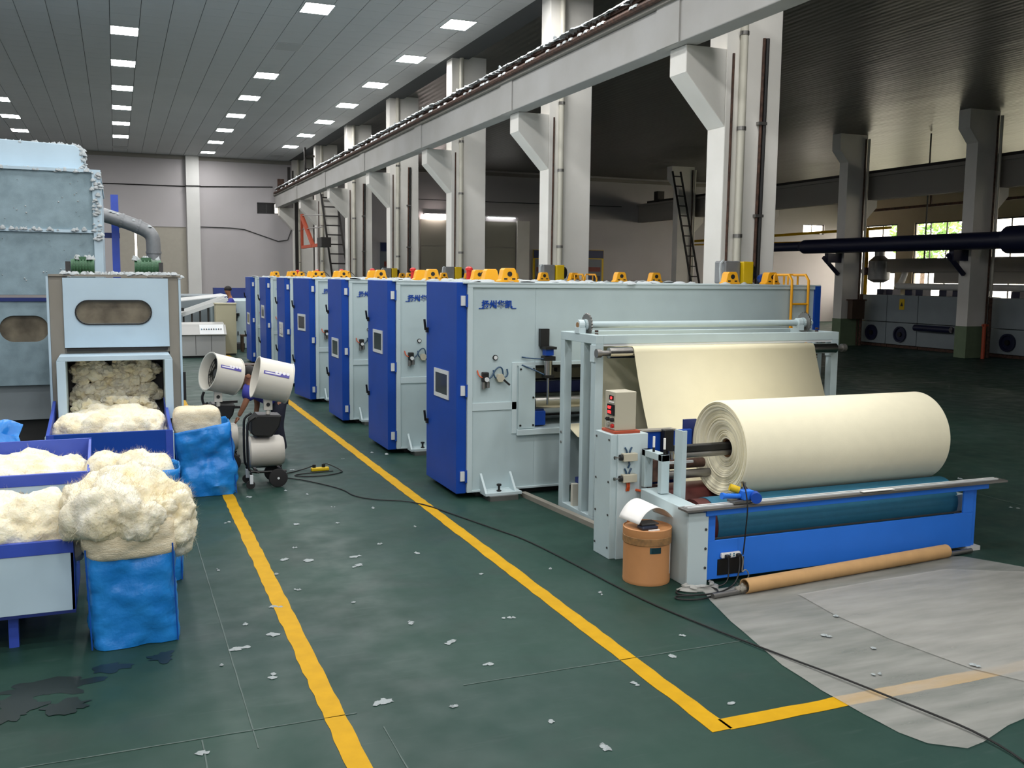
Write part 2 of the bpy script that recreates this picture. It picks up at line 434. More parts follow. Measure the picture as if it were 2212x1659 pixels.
for (x, y0, y1) in ((0.62, 5.0, 9.8), (1.3, 3.0, 5.0), (0.35, 3.6, 5.2), (9.4, 3.0, 25.0)):
    stripe('floor_joint', 1, y0, y1, x, 0.007, m='joint_pale', rag=0.002)
def blob(name, m, cx, cy, rx, ry, seed, z=0.002, n=40):
    mb = MB(); mb.v.append(Vector((cx, cy, z)))
    for i in range(n):
        t = 2*math.pi*i/n; k = max(0.4, 0.75+0.5*noise.fractal(Vector((math.cos(t)*1.6+seed, math.sin(t)*1.6, seed)), 0.8, 2, 4))
        mb.v.append(Vector((cx+rx*k*math.cos(t), cy+ry*k*math.sin(t), z)))
    mb.f = [(0, 1+i, 1+(i+1) % n) for i in range(n)]
    return mb.build(name, m, floor, fix=False)
for i, (cx, cy, rx, ry) in enumerate(((-0.42, 6.22, 0.34, 0.16), (-0.12, 6.42, 0.16, 0.1), (0.2, 6.48, 0.13, 0.1), (-0.62, 5.95, 0.2, 0.2), (-0.35, 5.9, 0.2, 0.12))):
    blob('damp_stain', 'damp_stain', cx, cy, rx, ry, i*1.7+0.3, 0.0015+i*0.0008)

# walls
struct(MB().box(XL-0.3, XL, YB, YF, 0, 8.3).build('wall_left', 'wall_white'))
struct(MB().box(XL-0.3, XR+0.3, YB-0.3, YB, 0, 8.3).build('wall_back', 'wall_white'))
def wall_with_holes(name, m, ax, pos, th, a0, a1, z1, holes):
    mb = MB(); cuts = sorted(holes); cur = a0
    def bx(p, q, za, zb):
        if q-p < 1e-4 or zb-za < 1e-4: return
        if ax == 1: mb.box(p, q, pos, pos+th, za, zb)
        else: mb.box(pos, pos+th, p, q, za, zb)
    for (h0, h1, za, zb) in cuts:
        bx(cur, h0, 0, z1); bx(h0, h1, 0, za); bx(h0, h1, zb, z1); cur = h1
    bx(cur, a1, 0, z1)
    return struct(mb.build(name, m))
far_holes = [(0.2, 3.12, 0, 4.68), (6.36, 7.40, 5.42, 5.95), (38.6, 40.2, 5.3, 5.9)]
wall_with_holes('wall_far', 'wall_white', 1, YF, 0.3, XL, XR+0.3, 8.3, far_holes)
WINS = [(43.7, 47.3), (39.0, 42.4), (33.6, 37.2), (28.2, 31.8), (22.8, 26.4), (17.4, 21.0)]
wall_with_holes('wall_right', 'wall_warm_light', 0, XR, 0.3, YB, YF, 8.3, [(a, b, 1.6, 5.82) for a, b in WINS])
n_win = 0
def window_x(a, b, z0, z1, nm, nt):
    global n_win; n_win += 1
    w_ = thing('window_%d' % n_win, 'metal framed window', None, (XR+0.1, (a+b)/2, z0)); del w_['label']; w_['kind'] = 'structure'
    fr = MB()
    fr.box(XR+0.05, XR+0.13, a, a+0.08, z0, z1).box(XR+0.05, XR+0.13, b-0.08, b, z0, z1).box(XR+0.05, XR+0.13, a, b, z0, z0+0.08).box(XR+0.05, XR+0.13, a, b, z1-0.08, z1)
    fr.build('window_frame', 'dark_grey', w_)
    for i in range(1, nm):
        y = a+(b-a)*i/nm; MB().box(XR+0.06, XR+0.12, y-0.03, y+0.03, z0, z1).build('mullion', 'dark_grey', w_)
    for j in range(1, nt):
        z = z0+(z1-z0)*j/nt; MB().box(XR+0.06, XR+0.12, a, b, z-0.03, z+0.03).build('transom', 'dark_grey', w_)
    for i in range(nm):
        for j in range(nt):
            MB().box(XR+0.085, XR+0.09, a+(b-a)*i/nm+0.02, a+(b-a)*(i+1)/nm-0.02, z0+(z1-z0)*j/nt+0.02, z0+(z1-z0)*(j+1)/nt-0.02).build('pane', 'glass_win', w_)
for a, b in WINS: window_x(a, b, 1.6, 5.82, 3, 3)
def window_y(x0, x1, z0, z1, xs, dark):
    global n_win; n_win += 1
    w_ = thing('window_%d' % n_win, '', None, (x0, YF+0.1, z0)); del w_['label']; w_['kind'] = 'structure'
    MB().box(x0, x0+0.05, YF+0.08, YF+0.16, z0, z1).box(x1-0.05, x1, YF+0.08, YF+0.16, z0, z1).box(x0, x1, YF+0.08, YF+0.16, z0, z0+0.05).box(x0, x1, YF+0.08, YF+0.16, z1-0.05, z1).build('window_frame', 'dark_grey', w_)
    for p, q, m in xs:
        MB().box(p+0.02, q-0.02, YF+0.11, YF+0.12, z0+0.02, z1-0.02).build('pane', m, w_)
        MB().box(q-0.02, q+0.02, YF+0.09, YF+0.14, z0, z1).build('mullion', 'dark_grey', w_)
window_y(6.36, 7.40, 5.42, 5.95, [(6.36, 6.8, 'black'), (6.8, 7.18, 'black'), (7.18, 7.4, 'glass_win')], True)
window_y(38.6, 40.2, 5.3, 5.9, [(38.6, 39.3, 'glass_win'), (39.3, 40.2, 'glass_win')], False)
struct(MB().box(3.14, 3.72, YF-0.3, YF, 0, ZC).build('trim_1', 'white_paint'))
struct(MB().box(-6.6, 42, YF-0.06, YF, 7.78, ZC).build('trim_2', 'wall_dim'))
d1 = thing('door_1', '', None, (1.7, YF, 0)); del d1['label']; d1['kind'] = 'structure'
for i in range(5):
    z0, z1 = i*0.938, i*0.938+0.938
    MB().box(0.2, 0.86, YF+0.04, YF+0.12, z0, z1).build('door_panel', 'shutter', d1)
    if z0 < 2.7 or z0 > 4.5: MB().box(0.86, 0.94, YF+0.04, YF+0.12, z0, z1).build('door_panel', 'shutter', d1)
    MB().box(0.94, 3.12, YF+0.04, YF+0.12, z0, z1).build('door_panel', 'shutter', d1)
d2 = thing('door_2', '', None, (17, YF, 0)); del d2['label']; d2['kind'] = 'structure'
for i in range(2):
    for j in range(4): MB().box(14.5+i*2.65, 17.1+i*2.65, YF-0.06, YF-0.005, j*1.36, j*1.36+1.34).build('door_panel', 'cloth_green', d2)
MB().box(19.8, 20.5, YF-0.15, YF, 0, 5.5).box(13.7, 14.4, YF-0.15, YF, 0, 5.5).build('door_jamb', 'concrete_paint', d2, split=True)

# ceilings
ceil = struct(MB().box(XL, 8.45, YB, YF, ZC+0.03, ZC+0.3).build('ceiling', 'ceil_void'))
MB().box(XL, 8.45, YB, 13.6, ZC, ZC+0.03).build('ceiling_panel', 'ceil_tile', ceil)
struct(MB().box(8.45, XR, YB, YF, 8.05, 8.35).build('ceiling', 'ceil_dark'))
tile_me = None; cells = []
for i in range(-11, 14):
    for j in range(0, 58):
        x0 = 0.056+0.6*i; y0 = 13.6+0.6*j
        if x0+0.6 > 8.45 or y0 > YF-0.3: continue
        d = Vector((x0+0.3, y0+0.3, ZC-2.5)); zz = _f.dot(d); px = 1106+2076*_r.dot(d)/zz; py = 829-2076*_u.dot(d)/zz
        vis = -60 < px < 2270 and -60 < py < 1700 and not (px > 180 and False)
        cells.append((0 if vis else 1, d.length, x0, y0))
cells.sort()
rest = MB()
for k, (nv, dl, x0, y0) in enumerate(cells):
    if k < 300:
        if tile_me is None:
            o = MB().box(0.006, 0.594, 0.003, 0.597, 0, 0.02).build('ceiling_tile', 'ceil_tile', ceil); tile_me = o.data
        else:
            o = bpy.data.objects.new('ceiling_tile', tile_me); COL.objects.link(o); o.parent = ceil
        o.location = (x0, y0, ZC+0.001)
    else:
        rest.box(x0+0.006, x0+0.594, y0+0.003, y0+0.597, ZC+0.001, ZC+0.021)
o = rest.build('ceiling_tiles', 'ceil_tile', ceil); o['kind'] = 'stuff'

# ceiling lights: rows of square panels
def make_light(on):
    t = thing('ceiling_light', '', 'ceiling light', (0, 0, ZC), 'ceiling panel lights of the bright hall')
    MB().box(-0.3, 0.3, -0.39, 0.39, ZC-0.012, ZC).build('frame', 'led_frame', t)
    MB().raw([(-0.285, -0.375, ZC-0.0125), (-0.285, 0.375, ZC-0.0125), (0.285, 0.375, ZC-0.0125), (0.285, -0.375, ZC-0.0125)], [(0, 1, 2, 3)]).build('diffuser', 'led' if on else 'led_off', t, fix=False)
    return t
l_on = make_light(True); l_off = make_light(False); u_on = u_off = False
ROWS = [(-3.24, 'row above the tall dusty cabinet'), (0.356, 'row leading straight to the pilaster'), (4.0, 'middle row'), (7.056, 'row beside the crane beam')]
ordw = ['nearest', 'second', 'third', 'fourth', 'fifth', 'sixth', 'seventh', 'eighth', 'ninth', 'tenth', 'eleventh', 'twelfth', 'thirteenth', 'fourteenth', 'fifteenth']
YS = [-30.46+3.637*i for i in range(22)]
for ri, (lx, rn) in enumerate(ROWS):
    vis_n = 0
    for ly in YS:
        y = ly
        off = (ri == 2 and abs(y-24.1) < 1) or (ri == 1 and y > 44) or (ri == 3 and y > 44) or (ri == 0 and y > 44)
        d = Vector((lx, y, ZC-2.5)); zz = _f.dot(d); inview = zz > 0 and -20 < 1106+2076*_r.dot(d)/zz < 2230 and -20 < 829-2076*_u.dot(d)/zz
        if off:
            if u_off: t = copy_tree(l_off)
            else: t = l_off; u_off = True
        else:
            if u_on: t = copy_tree(l_on)
            else: t = l_on; u_on = True
        t.location = (lx, y, ZC)
        if inview:
            t['label'] = ('switched-off grey' if off else 'lit white')+' ceiling panel light, %s in view of the %s' % (ordw[vis_n], rn); vis_n += 1
        else:
            t['label'] = 'lit white ceiling panel light outside the view, %s' % rn

# fluorescent tubes on the far dim wall
for x0, x1, lab in ((14.66, 15.8, 'long glowing fluorescent tube above the dim far gate'), (18.1, 19.7, 'thin fluorescent tube further right above the dim far gate')):
    t = thing('tube_light', lab, 'tube light', ((x0+x1)/2, YF-0.1, 5.63), 'fluorescent tubes on the far wall')
    MB().box(x0, x1, YF-0.12, YF+0.0, 5.66, 5.72).build('housing', 'led_frame', t)
    MB().cyl((x0+0.02, YF-0.12, 5.62), (x1-0.02, YF-0.12, 5.62), 0.05 if x0 < 16 else 0.02, n=10).build('tube', 'tube_lamp' if x0 < 16 else 'tube_lamp_dim', t)

# ---------------------------------------------------------------- columns of the bright hall
def make_column():
    t = thing('column', '', 'column', (8.0, 11.69, 0), 'white concrete columns along the crane beam')
    MB().box(8.0, 8.93, 11.69, 12.12, 0, 8.05).build('shaft', 'concrete_paint', t, bevel=0.012)
    MB().prism([(8.0, 4.64), (7.34, 5.34), (7.34, 5.705), (8.0, 5.705)], 1, 11.69, 12.12).build('corbel', 'concrete_paint', t, bevel=0.012)
    MB().cyl((8.24, 11.63, 0.02), (8.24, 11.63, 8.0), 0.055, n=14).build('drainpipe', 'pvc', t, smooth=True)
    for z in (1.9, 3.1, 4.6, 5.9): MB().ring((8.24, 11.63, z), (8.24, 11.63, z+0.05), 0.066, 0.054, 14).build('pipe_clip', 'steel_dull', t)
    MB().tube([(8.09, 11.67, 0.3), (8.085, 11.67, 3.0), (8.1, 11.67, 5.65)], 0.018, 6).build('conduit', 'rust', t)
    return t
col0 = make_column()
cn = ['nearest to the winder', 'second from the winder', 'third from the winder', 'fourth from the winder', 'fifth from the winder', 'sixth from the winder', 'farthest, against the end wall']
colY = [11.69+5.99*i for i in range(7)]
for i, y in enumerate(colY):
    if i == 6: y = 47.3
    t = col0 if i == 0 else copy_tree(col0)
    t.location = (8.0, y, 0); t['label'] = 'white concrete column with angled corbel, %s' % cn[i]
t = copy_tree(col0); t.location = (8.0, 5.7, 0); t['label'] = 'white concrete column with angled corbel beside the camera, outside the view'
for i in (0, 3, 4):
    y = colY[i]
    t = thing('conduit_bundle', 'dark vertical cable bundle on the front of the column %s' % cn[i], 'cable', (8.58, y-0.03, 0), 'cable bundles on columns')
    MB().tube([(8.56, y-0.03, 0.2), (8.57, y-0.03, 3), (8.6, y-0.03, 5.9)], 0.022, 6).build('cable', 'rust', t)
    MB().tube([(8.62, y-0.03, 0.2), (8.63, y-0.03, 3), (8.655, y-0.03, 5.9)], 0.03, 6).build('cable', 'cable', t)
    for z in (3.4, 4.7): MB().box(8.53, 8.67, y-0.07, y-0.0, z, z+0.04).build('clip', 'steel_dull', t)

# crane runway beam with rail and lint
t = thing('crane_beam', 'long white concrete crane beam with rusty rail carried by the columns', 'beam', (7.35, 20, 5.71))
MB().box(7.2, 7.52, YB+0.01, YF-0.01, 5.71, 6.28).build('web', 'beam_paint_dimmed', t, bevel=0.015)
MB().box(7.12, 7.62, YB+0.01, YF-0.01, 6.28, 6.40).build('flange', 'wall_dim', t, bevel=0.01)
for y in colY[:-1]: MB().box(7.175, 7.2, y-0.05, y+0.55, 5.71, 6.28).build('bearing_block', 'beam_paint_dimmed', t)
MB().box(7.1, 7.32, YB+0.01, YF-0.6, 6.40, 6.43).box(7.185, 7.235, YB+0.01, YF-0.6, 6.43, 6.5).box(7.15, 7.27, YB+0.01, YF-0.6, 6.5, 6.56).build('rail', 'rust', t)
MB().tube([(7.08, YB+0.1, 6.37), (7.08, YF-0.7, 6.37)], 0.05, 8).build('rail_edge', 'rust', t)
MB().box(7.12, 7.4, YF-1.6, YF-1.35, 6.4, 6.95).build('buffer_stop', 'rust', t)
lint = MB()
rnd = random.Random(4)
for y in range(0, 330):
    yy = 9+y*0.113
    h = 0.02+0.05*max(0, noise.noise(Vector((yy*0.9, 3, 1)))+0.5)
    lint.lathe((7.15+rnd.uniform(-0.03, 0.05), yy, 6.555-0.02), (rnd.uniform(-.2, .2), rnd.uniform(-.3, .3), 1), [(0, 0.11), (h*0.6, 0.085), (h, 0.04), (h*1.05, 0.001)], 7)
    if rnd.random() < 0.3: lint.lathe((7.06, yy, 6.39), (-0.3, 0, 1), [(0, 0.06), (0.035, 0.04), (0.045, 0.001)], 6)
def _lr(u, v):
    yy = 6.0+41.0*u; a = math.pi*v; h = 0.045+0.03*noise.noise(Vector((yy*3.1, 2.0, v)))+0.02*noise.noise(Vector((yy*9.0, 5.0, v*2)))
    return (7.17+0.10*math.cos(a)+0.012*noise.noise(Vector((yy*7, v*3, 1))), yy, 6.545+max(0.0, math.sin(a))*h)
lint.grid(_lr, 900, 6)
o = lint.build('lint_crust', 'lint_white', t, smooth=True); o['kind'] = 'stuff'
for y in range(13):
    yy = 10.5+y*2.6
    MB().tube([(7.2, yy-0.09, 6.56), (7.17, yy-0.04, 6.66), (7.2, yy+0.05, 6.66), (7.22, yy+0.1, 6.56)], 0.022, 6, 2).build('rail_clip', 'lint', t)

# second row of columns, beam and gear in the dim hall
def make_col2():
    t = thing('column', '', 'column', (25.95, 23.69, 0), 'grey columns in the dim hall')
    MB().box(25.95, 26.85, 23.69, 24.15, 1.05, 8.05).build('shaft', 'concrete_paint', t)
    MB().box(25.94, 26.86, 23.68, 24.16, 0, 1.05).build('painted_base', 'column_green', t)
    MB().prism([(25.95, 7.0), (25.55, 7.45), (25.55, 8.05), (25.95, 8.05)], 1, 23.69, 24.15).build('capital', 'concrete_paint', t)
    MB().prism([(26.85, 4.75), (27.45, 5.35), (27.45, 5.62), (26.85, 5.62)], 1, 23.69, 24.15).build('corbel', 'concrete_paint', t)
    MB().cyl((26.72, 23.64, 0.02), (26.72, 23.64, 7.9), 0.03, n=8).build('conduit', 'rust', t)
    MB().cyl((26.84, 23.60, 2.0), (26.84, 23.60, 7.9), 0.05, n=10).build('drainpipe', 'pvc', t)
    MB().cyl((26.84, 23.60, 0.0), (26.84, 23.60, 2.0), 0.06, n=10).build('pipe_guard', 'rust', t)
    return t
c2 = make_col2()
for i, (y, lab) in enumerate(((23.69, 'grey dim-hall column with green painted base, nearest to the camera'), (29.69, 'grey dim-hall column with a brown box on its side'), (35.69, 'grey dim-hall column behind the sloping ladder'), (41.69, 'grey dim-hall column next to the far corner'), (17.69, 'grey dim-hall column outside the view on the right'))):
    t = c2 if i == 0 else copy_tree(c2)
    t.location = (25.95, y, 0); t['label'] = lab
t = thing('crane_beam', 'dark grey crane beam of the dim hall behind its columns', 'beam', (27.3, 20, 5.63))
MB().box(27.15, 27.5, 8, YF-0.02, 5.63, 6.5).build('web', 'wall_dim', t)
MB().box(27.05, 27.6, 8, YF-0.02, 6.5, 6.62).build('flange', 'wall_dim', t)
MB().box(27.2, 27.35, 8, YF-0.9, 6.62, 6.75).build('rail', 'ladder_dark', t)
MB().box(27.1, 27.5, YF-2.2, YF-1.8, 6.62, 7.2).build('buffer_stop', 'ladder_dark', t)
t = thing('wall_box', 'brown electrical box on the dim-hall column', 'box', (25.9, 29.5, 1.3))
MB().box(26.2, 26.8, 29.36, 29.62, 1.05, 1.75).build('cabinet', 'wood_dark', t); MB().box(26.15, 26.85, 29.32, 29.66, 1.75, 1.8).build('lid', 'rust', t)
# navy duct
t = thing('overhead_duct', 'thick navy blue pipe running in front of the dim-hall columns', 'pipe', (25.1, 26, 3.6))
MB().cyl((25.15, 16, 3.78), (25.15, 31.0, 3.82), 0.27, n=20).build('pipe', 'duct_navy', t, smooth=True)
MB().cyl((25.15, 30.9, 3.84), (25.15, 37.5, 3.86), 0.18, n=18).build('thin_pipe', 'duct_navy', t, smooth=True)
MB().cyl((25.15, 31.0, 3.82), (25.15, 31.25, 3.84), 0.27, 0.18, n=20).build('reducer', 'duct_navy', t, smooth=True)
MB().cyl((25.15, 17.6, 3.78), (25.15, 21.6, 3.8), 0.42, n=20).build('sleeve', 'duct_navy', t, smooth=True)
for y in (23.8, 29.8):
    MB().box(25.3, 25.95, y, y+0.2, 3.2, 3.55).build('bracket', 'duct_navy', t); MB().bar((25.15, y+0.1, 3.4), (25.9, y+0.1, 2.75), 0.1, 0.12).build('brace', 'duct_navy', t)
t = thing('gas_pipe', 'thin yellow pipe running along the dim hall towards the far wall', 'pipe', (27.8, 38, 4.4))
MB().tube([(28.4, 29.9, 4.62), (28.4, 46, 4.5)], 0.06, 8).build('pipe', 'yellow_paint', t)
MB().tube([(28.5, 31.2, 4.3), (28.7, 33.5, 4.2), (28.5, 46, 4.35)], 0.035, 6).build('branch_pipe', 'yellow_paint', t)
t = thing('gas_riser', 'yellow vertical pipe with a bend beside the round grey hood', 'pipe', (28.2, 31.2, 0))
MB().tube([(27.9, 30.6, 0.1), (27.9, 30.6, 4.5), (27.9, 30.9, 4.75), (28.2, 31.2, 4.75)], 0.075, 10, 1).build('pipe', 'yellow_paint', t, smooth=True)
MB().cyl((27.8, 30.6, 2.9), (28.0, 30.6, 2.9), 0.16, n=12).build('valve_wheel', 'rust', t)
# oven line in the dim hall
for i, (y0, y1, lab) in enumerate(((28.75, 30.15, 'grey-blue oven panel unit with round fan beside the yellow riser'), (27.2, 28.72, 'grey-blue oven panel unit with small yellow warning sign'), (25.4, 27.17, 'grey oven unit with low navy pipe left of the green-based column'), (22.3, 24.1, 'grey-blue oven unit with round fan right of the green-based column'), (20.4, 22.27, 'grey oven unit at the right edge of the picture'))):
    t = thing('oven_unit', lab, 'oven', (28.2, (y0+y1)/2, 0), 'oven units in the dim hall')
    MB().box(27.3, 29.4, y0, y1, 0.12, 0.95).build('lower_panel', 'dryer_grey', t, bevel=0.02)
    MB().box(27.3, 29.4, y0, y1, 0.97, 1.98).build('upper_panel', 'dryer_grey', t, bevel=0.02)
    MB().box(27.4, 29.3, y0, y1, 0, 0.12).build('plinth', 'rust', t)
    ym = (y0+y1)/2
    if i in (0, 1, 3, 4):
        MB().lathe((27.3, ym, 0.52), (-1, 0, 0), [(0, 0.3), (0.08, 0.3), (0.08, 0.24), (0.02, 0.22), (0.02, 0.001)], 20).build('fan_port', 'duct_navy', t, smooth=True)
        MB().cyl((27.22, ym, 0.52), (27.3, ym, 0.52), 0.09, n=12).build('fan_hub', 'black', t)
    else:
        MB().cyl((27.15, y0+0.05, 0.82), (27.15, y1-0.05, 0.82), 0.12, n=12).build('low_pipe', 'duct_navy', t, smooth=True)
    if i == 1:
        MB().prism([(ym-0.12, 1.45), (ym+0.12, 1.45), (ym+0.12, 1.85), (ym-0.12, 1.85)], 0, 27.285, 27.299).build('warning_sign', 'yellow_green', t)
        MB().prism([(ym-0.07, 1.58), (ym+0.07, 1.58), (ym, 1.74)], 0, 27.278, 27.285).build('warning_triangle', 'black', t)
    for q in (0.25, 0.6): MB().box(27.9, 28.3, y0+(y1-y0)*q, y0+(y1-y0)*q+0.35, 1.98, 2.2).build('top_motor', 'duct_navy', t)
t = thing('exhaust_duct', 'wide dark grey exhaust duct with round end above the oven units', 'duct', (28.4, 25, 2.8))
MB().box(28.0, 28.6, 18, 29.6, 2.86, 3.38).build('box_duct', 'wall_dim', t, bevel=0.03)
MB().lathe((28.2, 30.2, 2.45), (0, 0, 1), [(0, 0.2), (0.12, 0.42), (0.85, 0.42), (1.05, 0.2), (1.4, 0.2)], 18).build('round_hood', 'duct_grey', t, smooth=True)
MB().box(28.0, 28.5, 21, 27.2, 2.45, 2.86).build('underduct', 'wall_dim', t)
for y in (19, 22, 25, 28): MB().bar((28.3, y, 3.38), (28.3, y, 8.0), 0.04, 0.04).build('hanger', 'dark_grey', t)
t = thing('white_pipe', 'pale insulated horizontal pipe under the exhaust duct', 'pipe', (27.9, 24, 2.2))
MB().cyl((27.75, 18, 2.32), (27.75, 28.6, 2.32), 0.12, n=14).build('pipe', 'white_paint', t, smooth=True)
MB().tube([(27.75, 28.55, 2.32), (27.9, 28.9, 2.32), (28.2, 29.0, 2.4), (28.4, 29.0, 2.9)], 0.12, 12, 2).build('elbow', 'white_paint', t, smooth=True)
t = thing('orange_post', 'short orange-brown bollard post in front of the green column base', 'post', (26.3, 23.3, 0))
MB().cyl((26.3, 23.3, 0), (26.3, 23.3, 1.15), 0.06, n=10).build('post', 'orange_frame', t); MB().bar((26.2, 23.3, 1.1), (26.45, 23.3, 1.1), 0.06, 0.06).build('handle', 'orange_frame', t)
t = thing('roof_bracing', 'rust-brown steel bracing below the dim-hall crane beam', 'bracing', (30, 26, 4.9))
MB().bar((30, 20, 5.55), (30, 33, 5.5), 0.1, 0.1).build('tie_bar', 'rust', t); MB().bar((30, 29.5, 5.5), (30, 29.5, 6.4), 0.06, 0.06).build('hanger', 'rust', t)
MB().bar((30, 22.5, 5.6), (30, 25, 6.4), 0.07, 0.07).build('brace', 'rust', t); MB().bar((30, 25, 5.6), (30, 22.5, 6.4), 0.07, 0.07).build('brace', 'rust', t)
# ladders
def ladder(name, lab, a0, a1, b0, b1, n, m, rw=0.07):
    t = thing(name, lab, 'ladder', tuple((Vector(a0)+Vector(b0))/2))
    MB().bar(a0, a1, rw, rw).build('rail', m, t); MB().bar(b0, b1, rw, rw).build('rail', m, t)
    for i in range(n):
        k = (i+0.5)/n; MB().bar(Vector(a0).lerp(Vector(a1), k), Vector(b0).lerp(Vector(b1), k), 0.05, 0.05).build('rung', m, t)
    return t
ladder('access_ladder', 'dark steel ladder leaning by the dim-hall column', (25.0, 38.0, 0.0), (25.0, 40.75, 7.67), (25.45, 38.0, 0.0), (25.45, 40.75, 7.67), 16, 'ladder_dark')
ladder('access_ladder', 'dark steel ladder rising to the crane beam near the end wall', (8.2, 37.9, 0.0), (8.2, 41.6, 6.0), (8.85, 37.9, 0.0), (8.85, 41.6, 6.0), 15, 'ladder_dark')
t = thing('hoop_frame', 'orange-red triangular steel frame with thin rails hung below the crane beam', 'steel frame', (7.2, 40.4, 3.6))
MB().bar((7.2, 40.6, 3.66), (7.2, 40.6, 4.95), 0.1, 0.1).build('upright', 'orange_frame', t)
MB().bar((7.2, 40.6, 4.95), (7.2, 38.2, 3.66), 0.12, 0.16).build('diagonal', 'orange_frame', t)
MB().bar((7.2, 40.6, 3.66), (7.2, 35.9, 3.66), 0.1, 0.12).build('bottom_bar', 'orange_frame', t)
MB().tube([(7.2, 40.5, 4.95), (7.2, 36.2, 4.75)], 0.02, 6).tube([(7.2, 40.5, 4.4), (7.2, 36.2, 4.3)], 0.02, 6).build('guard_rail', 'steel_dull', t, split=True)
MB().box(7.0, 7.35, 35.5, 36.3, 3.55, 3.9).build('end_block', 'ladder_dark', t)
t = thing('roof_frame', 'dark steel cross frame standing on the crane beam near the end wall', 'steel frame', (8.1, 42, 6.6))
for x in (7.6, 8.1, 8.7): MB().bar((x, 41.9, 6.4), (x, 41.9, 7.9), 0.08, 0.08).build('post', 'ladder_dark', t)
MB().bar((7.6, 41.9, 7.55), (8.7, 41.9, 7.55), 0.08, 0.08).bar((7.6, 41.9, 7.0), (8.7, 41.9, 7.0), 0.08, 0.08).build('crossbar', 'ladder_dark', t, split=True)
t = thing('conduit_mast', 'pair of dark vertical posts on the crane beam by the end wall', 'post', (7.5, 46.2, 6.4))
MB().bar((7.62, 46.2, 6.4), (7.62, 46.2, 7.5), 0.12, 0.12).build('post', 'ladder_dark', t); MB().bar((7.8, 46.2, 6.4), (7.8, 46.2, 7.35), 0.07, 0.07).build('post', 'ladder_dark', t)
# cables on the far wall
tag(MB().tube([(-6.5, YF-0.03, 6.5), (3.1, YF-0.03, 6.56), (3.1, YF-0.33, 6.56), (3.76, YF-0.33, 6.58), (3.76, YF-0.03, 6.58), (7.1, YF-0.03, 6.7)], 0.025, 6).build('wall_cable', 'cable', at=(3, YF-0.03, 6.5)), 'dark cable strung straight across the upper end wall', 'cable')
tag(MB().tube([(3.75, YF-0.03, 4.72), (5.6, YF-0.03, 4.7), (6.2, YF-0.03, 4.5), (7.7, YF-0.03, 4.0), (8.0, YF-0.03, 4.8)], 0.022, 6, 1).build('wall_cable', 'dark_grey', at=(5, YF-0.03, 4.4)), 'thin sagging cable on the end wall right of the pilaster', 'cable')
tag(MB().tube([(13.5, YF-0.2, 6.4), (26, YF-0.2, 6.45)], 0.02, 6).build('wall_cable', 'cable', at=(20, YF-0.2, 6.4)), 'dark cable along the dim far wall above the tube lights', 'cable')
tag(MB().box(8.05, 8.2, YF-0.6, YF-0.5, 0, 6.2).build('wall_pipe', 'ladder_dark', at=(8.1, YF-0.55, 0)), 'dark vertical downpipe at the right end of the end wall', 'pipe')
def board(lab, x0, x1, z0, z1, fr, face, hdr):
    t = thing('notice_board', lab, 'notice board', ((x0+x1)/2, YF-0.1, z0), 'notice boards on the far wall')
    MB().box(x0, x1, YF-0.1, YF-0.05, z0, z1).build('frame', fr, t)
    MB().box(x0+0.12, x1-0.12, YF-0.115, YF-0.1, z0+0.12, z1-0.5).build('face', face, t)
    MB().box(x0+0.02, x1-0.02, YF-0.12, YF-0.1, z1-0.45, z1-0.02).build('header', hdr, t)
    n = 4
    for i in range(n):
        z = z0+0.25+(z1-z0-0.95)*i/n
        MB().box(x0+0.2, x1-0.2, YF-0.125, YF-0.115, z, z+(z1-z0-0.95)/n*0.5).build('notice_strip', 'board_blue' if i < n-1 else 'brick_red', t)
board('yellow framed notice board right of the second column on the far wall', 23.7, 25.0, 1.2, 4.05, 'yellow_green', 'board_grey', 'board_blue')
board('yellow framed notice board peeking out left of the second column', 20.75, 21.9, 1.2, 4.0, 'yellow_green', 'board_grey', 'board_blue')
board('blue headed notice board between the far columns', 12.35, 13.6, 1.2, 4.2, 'board_grey', 'board_grey', 'board_blue')

# outdoors seen through the windows
og = tag(MB().box(42.4, 90, 0, 75, -0.4, -0.05).build('outside_ground', 'outside_ground'), 'pale ground outside the windows', 'ground', kind='structure')
def tree(lab, x, y, h, seed):
    t = thing('tree', lab, 'tree', (x, y, -0.05), 'trees outside the windows')
    MB().lathe((x, y, -0.05), (0.03, 0.02, 1), [(0, 0.22), (h*0.4, 0.16), (h*0.65, 0.09)], 10).build('trunk', 'wood_dark', t, smooth=True)
    rnd = random.Random(seed); mb = MB()
    for i in range(1400):
        d = Vector((rnd.gauss(0, 1), rnd.gauss(0, 1), rnd.gauss(0, 1))).normalized()*rnd.uniform(0.5, 1.0)
        c = Vector((x+d.x*h*0.3, y+d.y*h*0.3, h*0.68+d.z*h*0.3)); a = Vector((rnd.uniform(-1, 1), rnd.uniform(-1, 1), rnd.uniform(-1, 1))).normalized()*0.22; b = a.cross(Vector((rnd.uniform(-1, 1), rnd.uniform(-1, 1), 0.4))).normalized()*0.13
        k = len(mb.v); mb.v += [c-a, c+b, c+a, c-b]; mb.f.append((k, k+1, k+2, k+3))
    mb.build('crown', 'leaf', t, fix=False)
tree('green tree seen through the far windows', 58, 57.5, 9.5, 3)

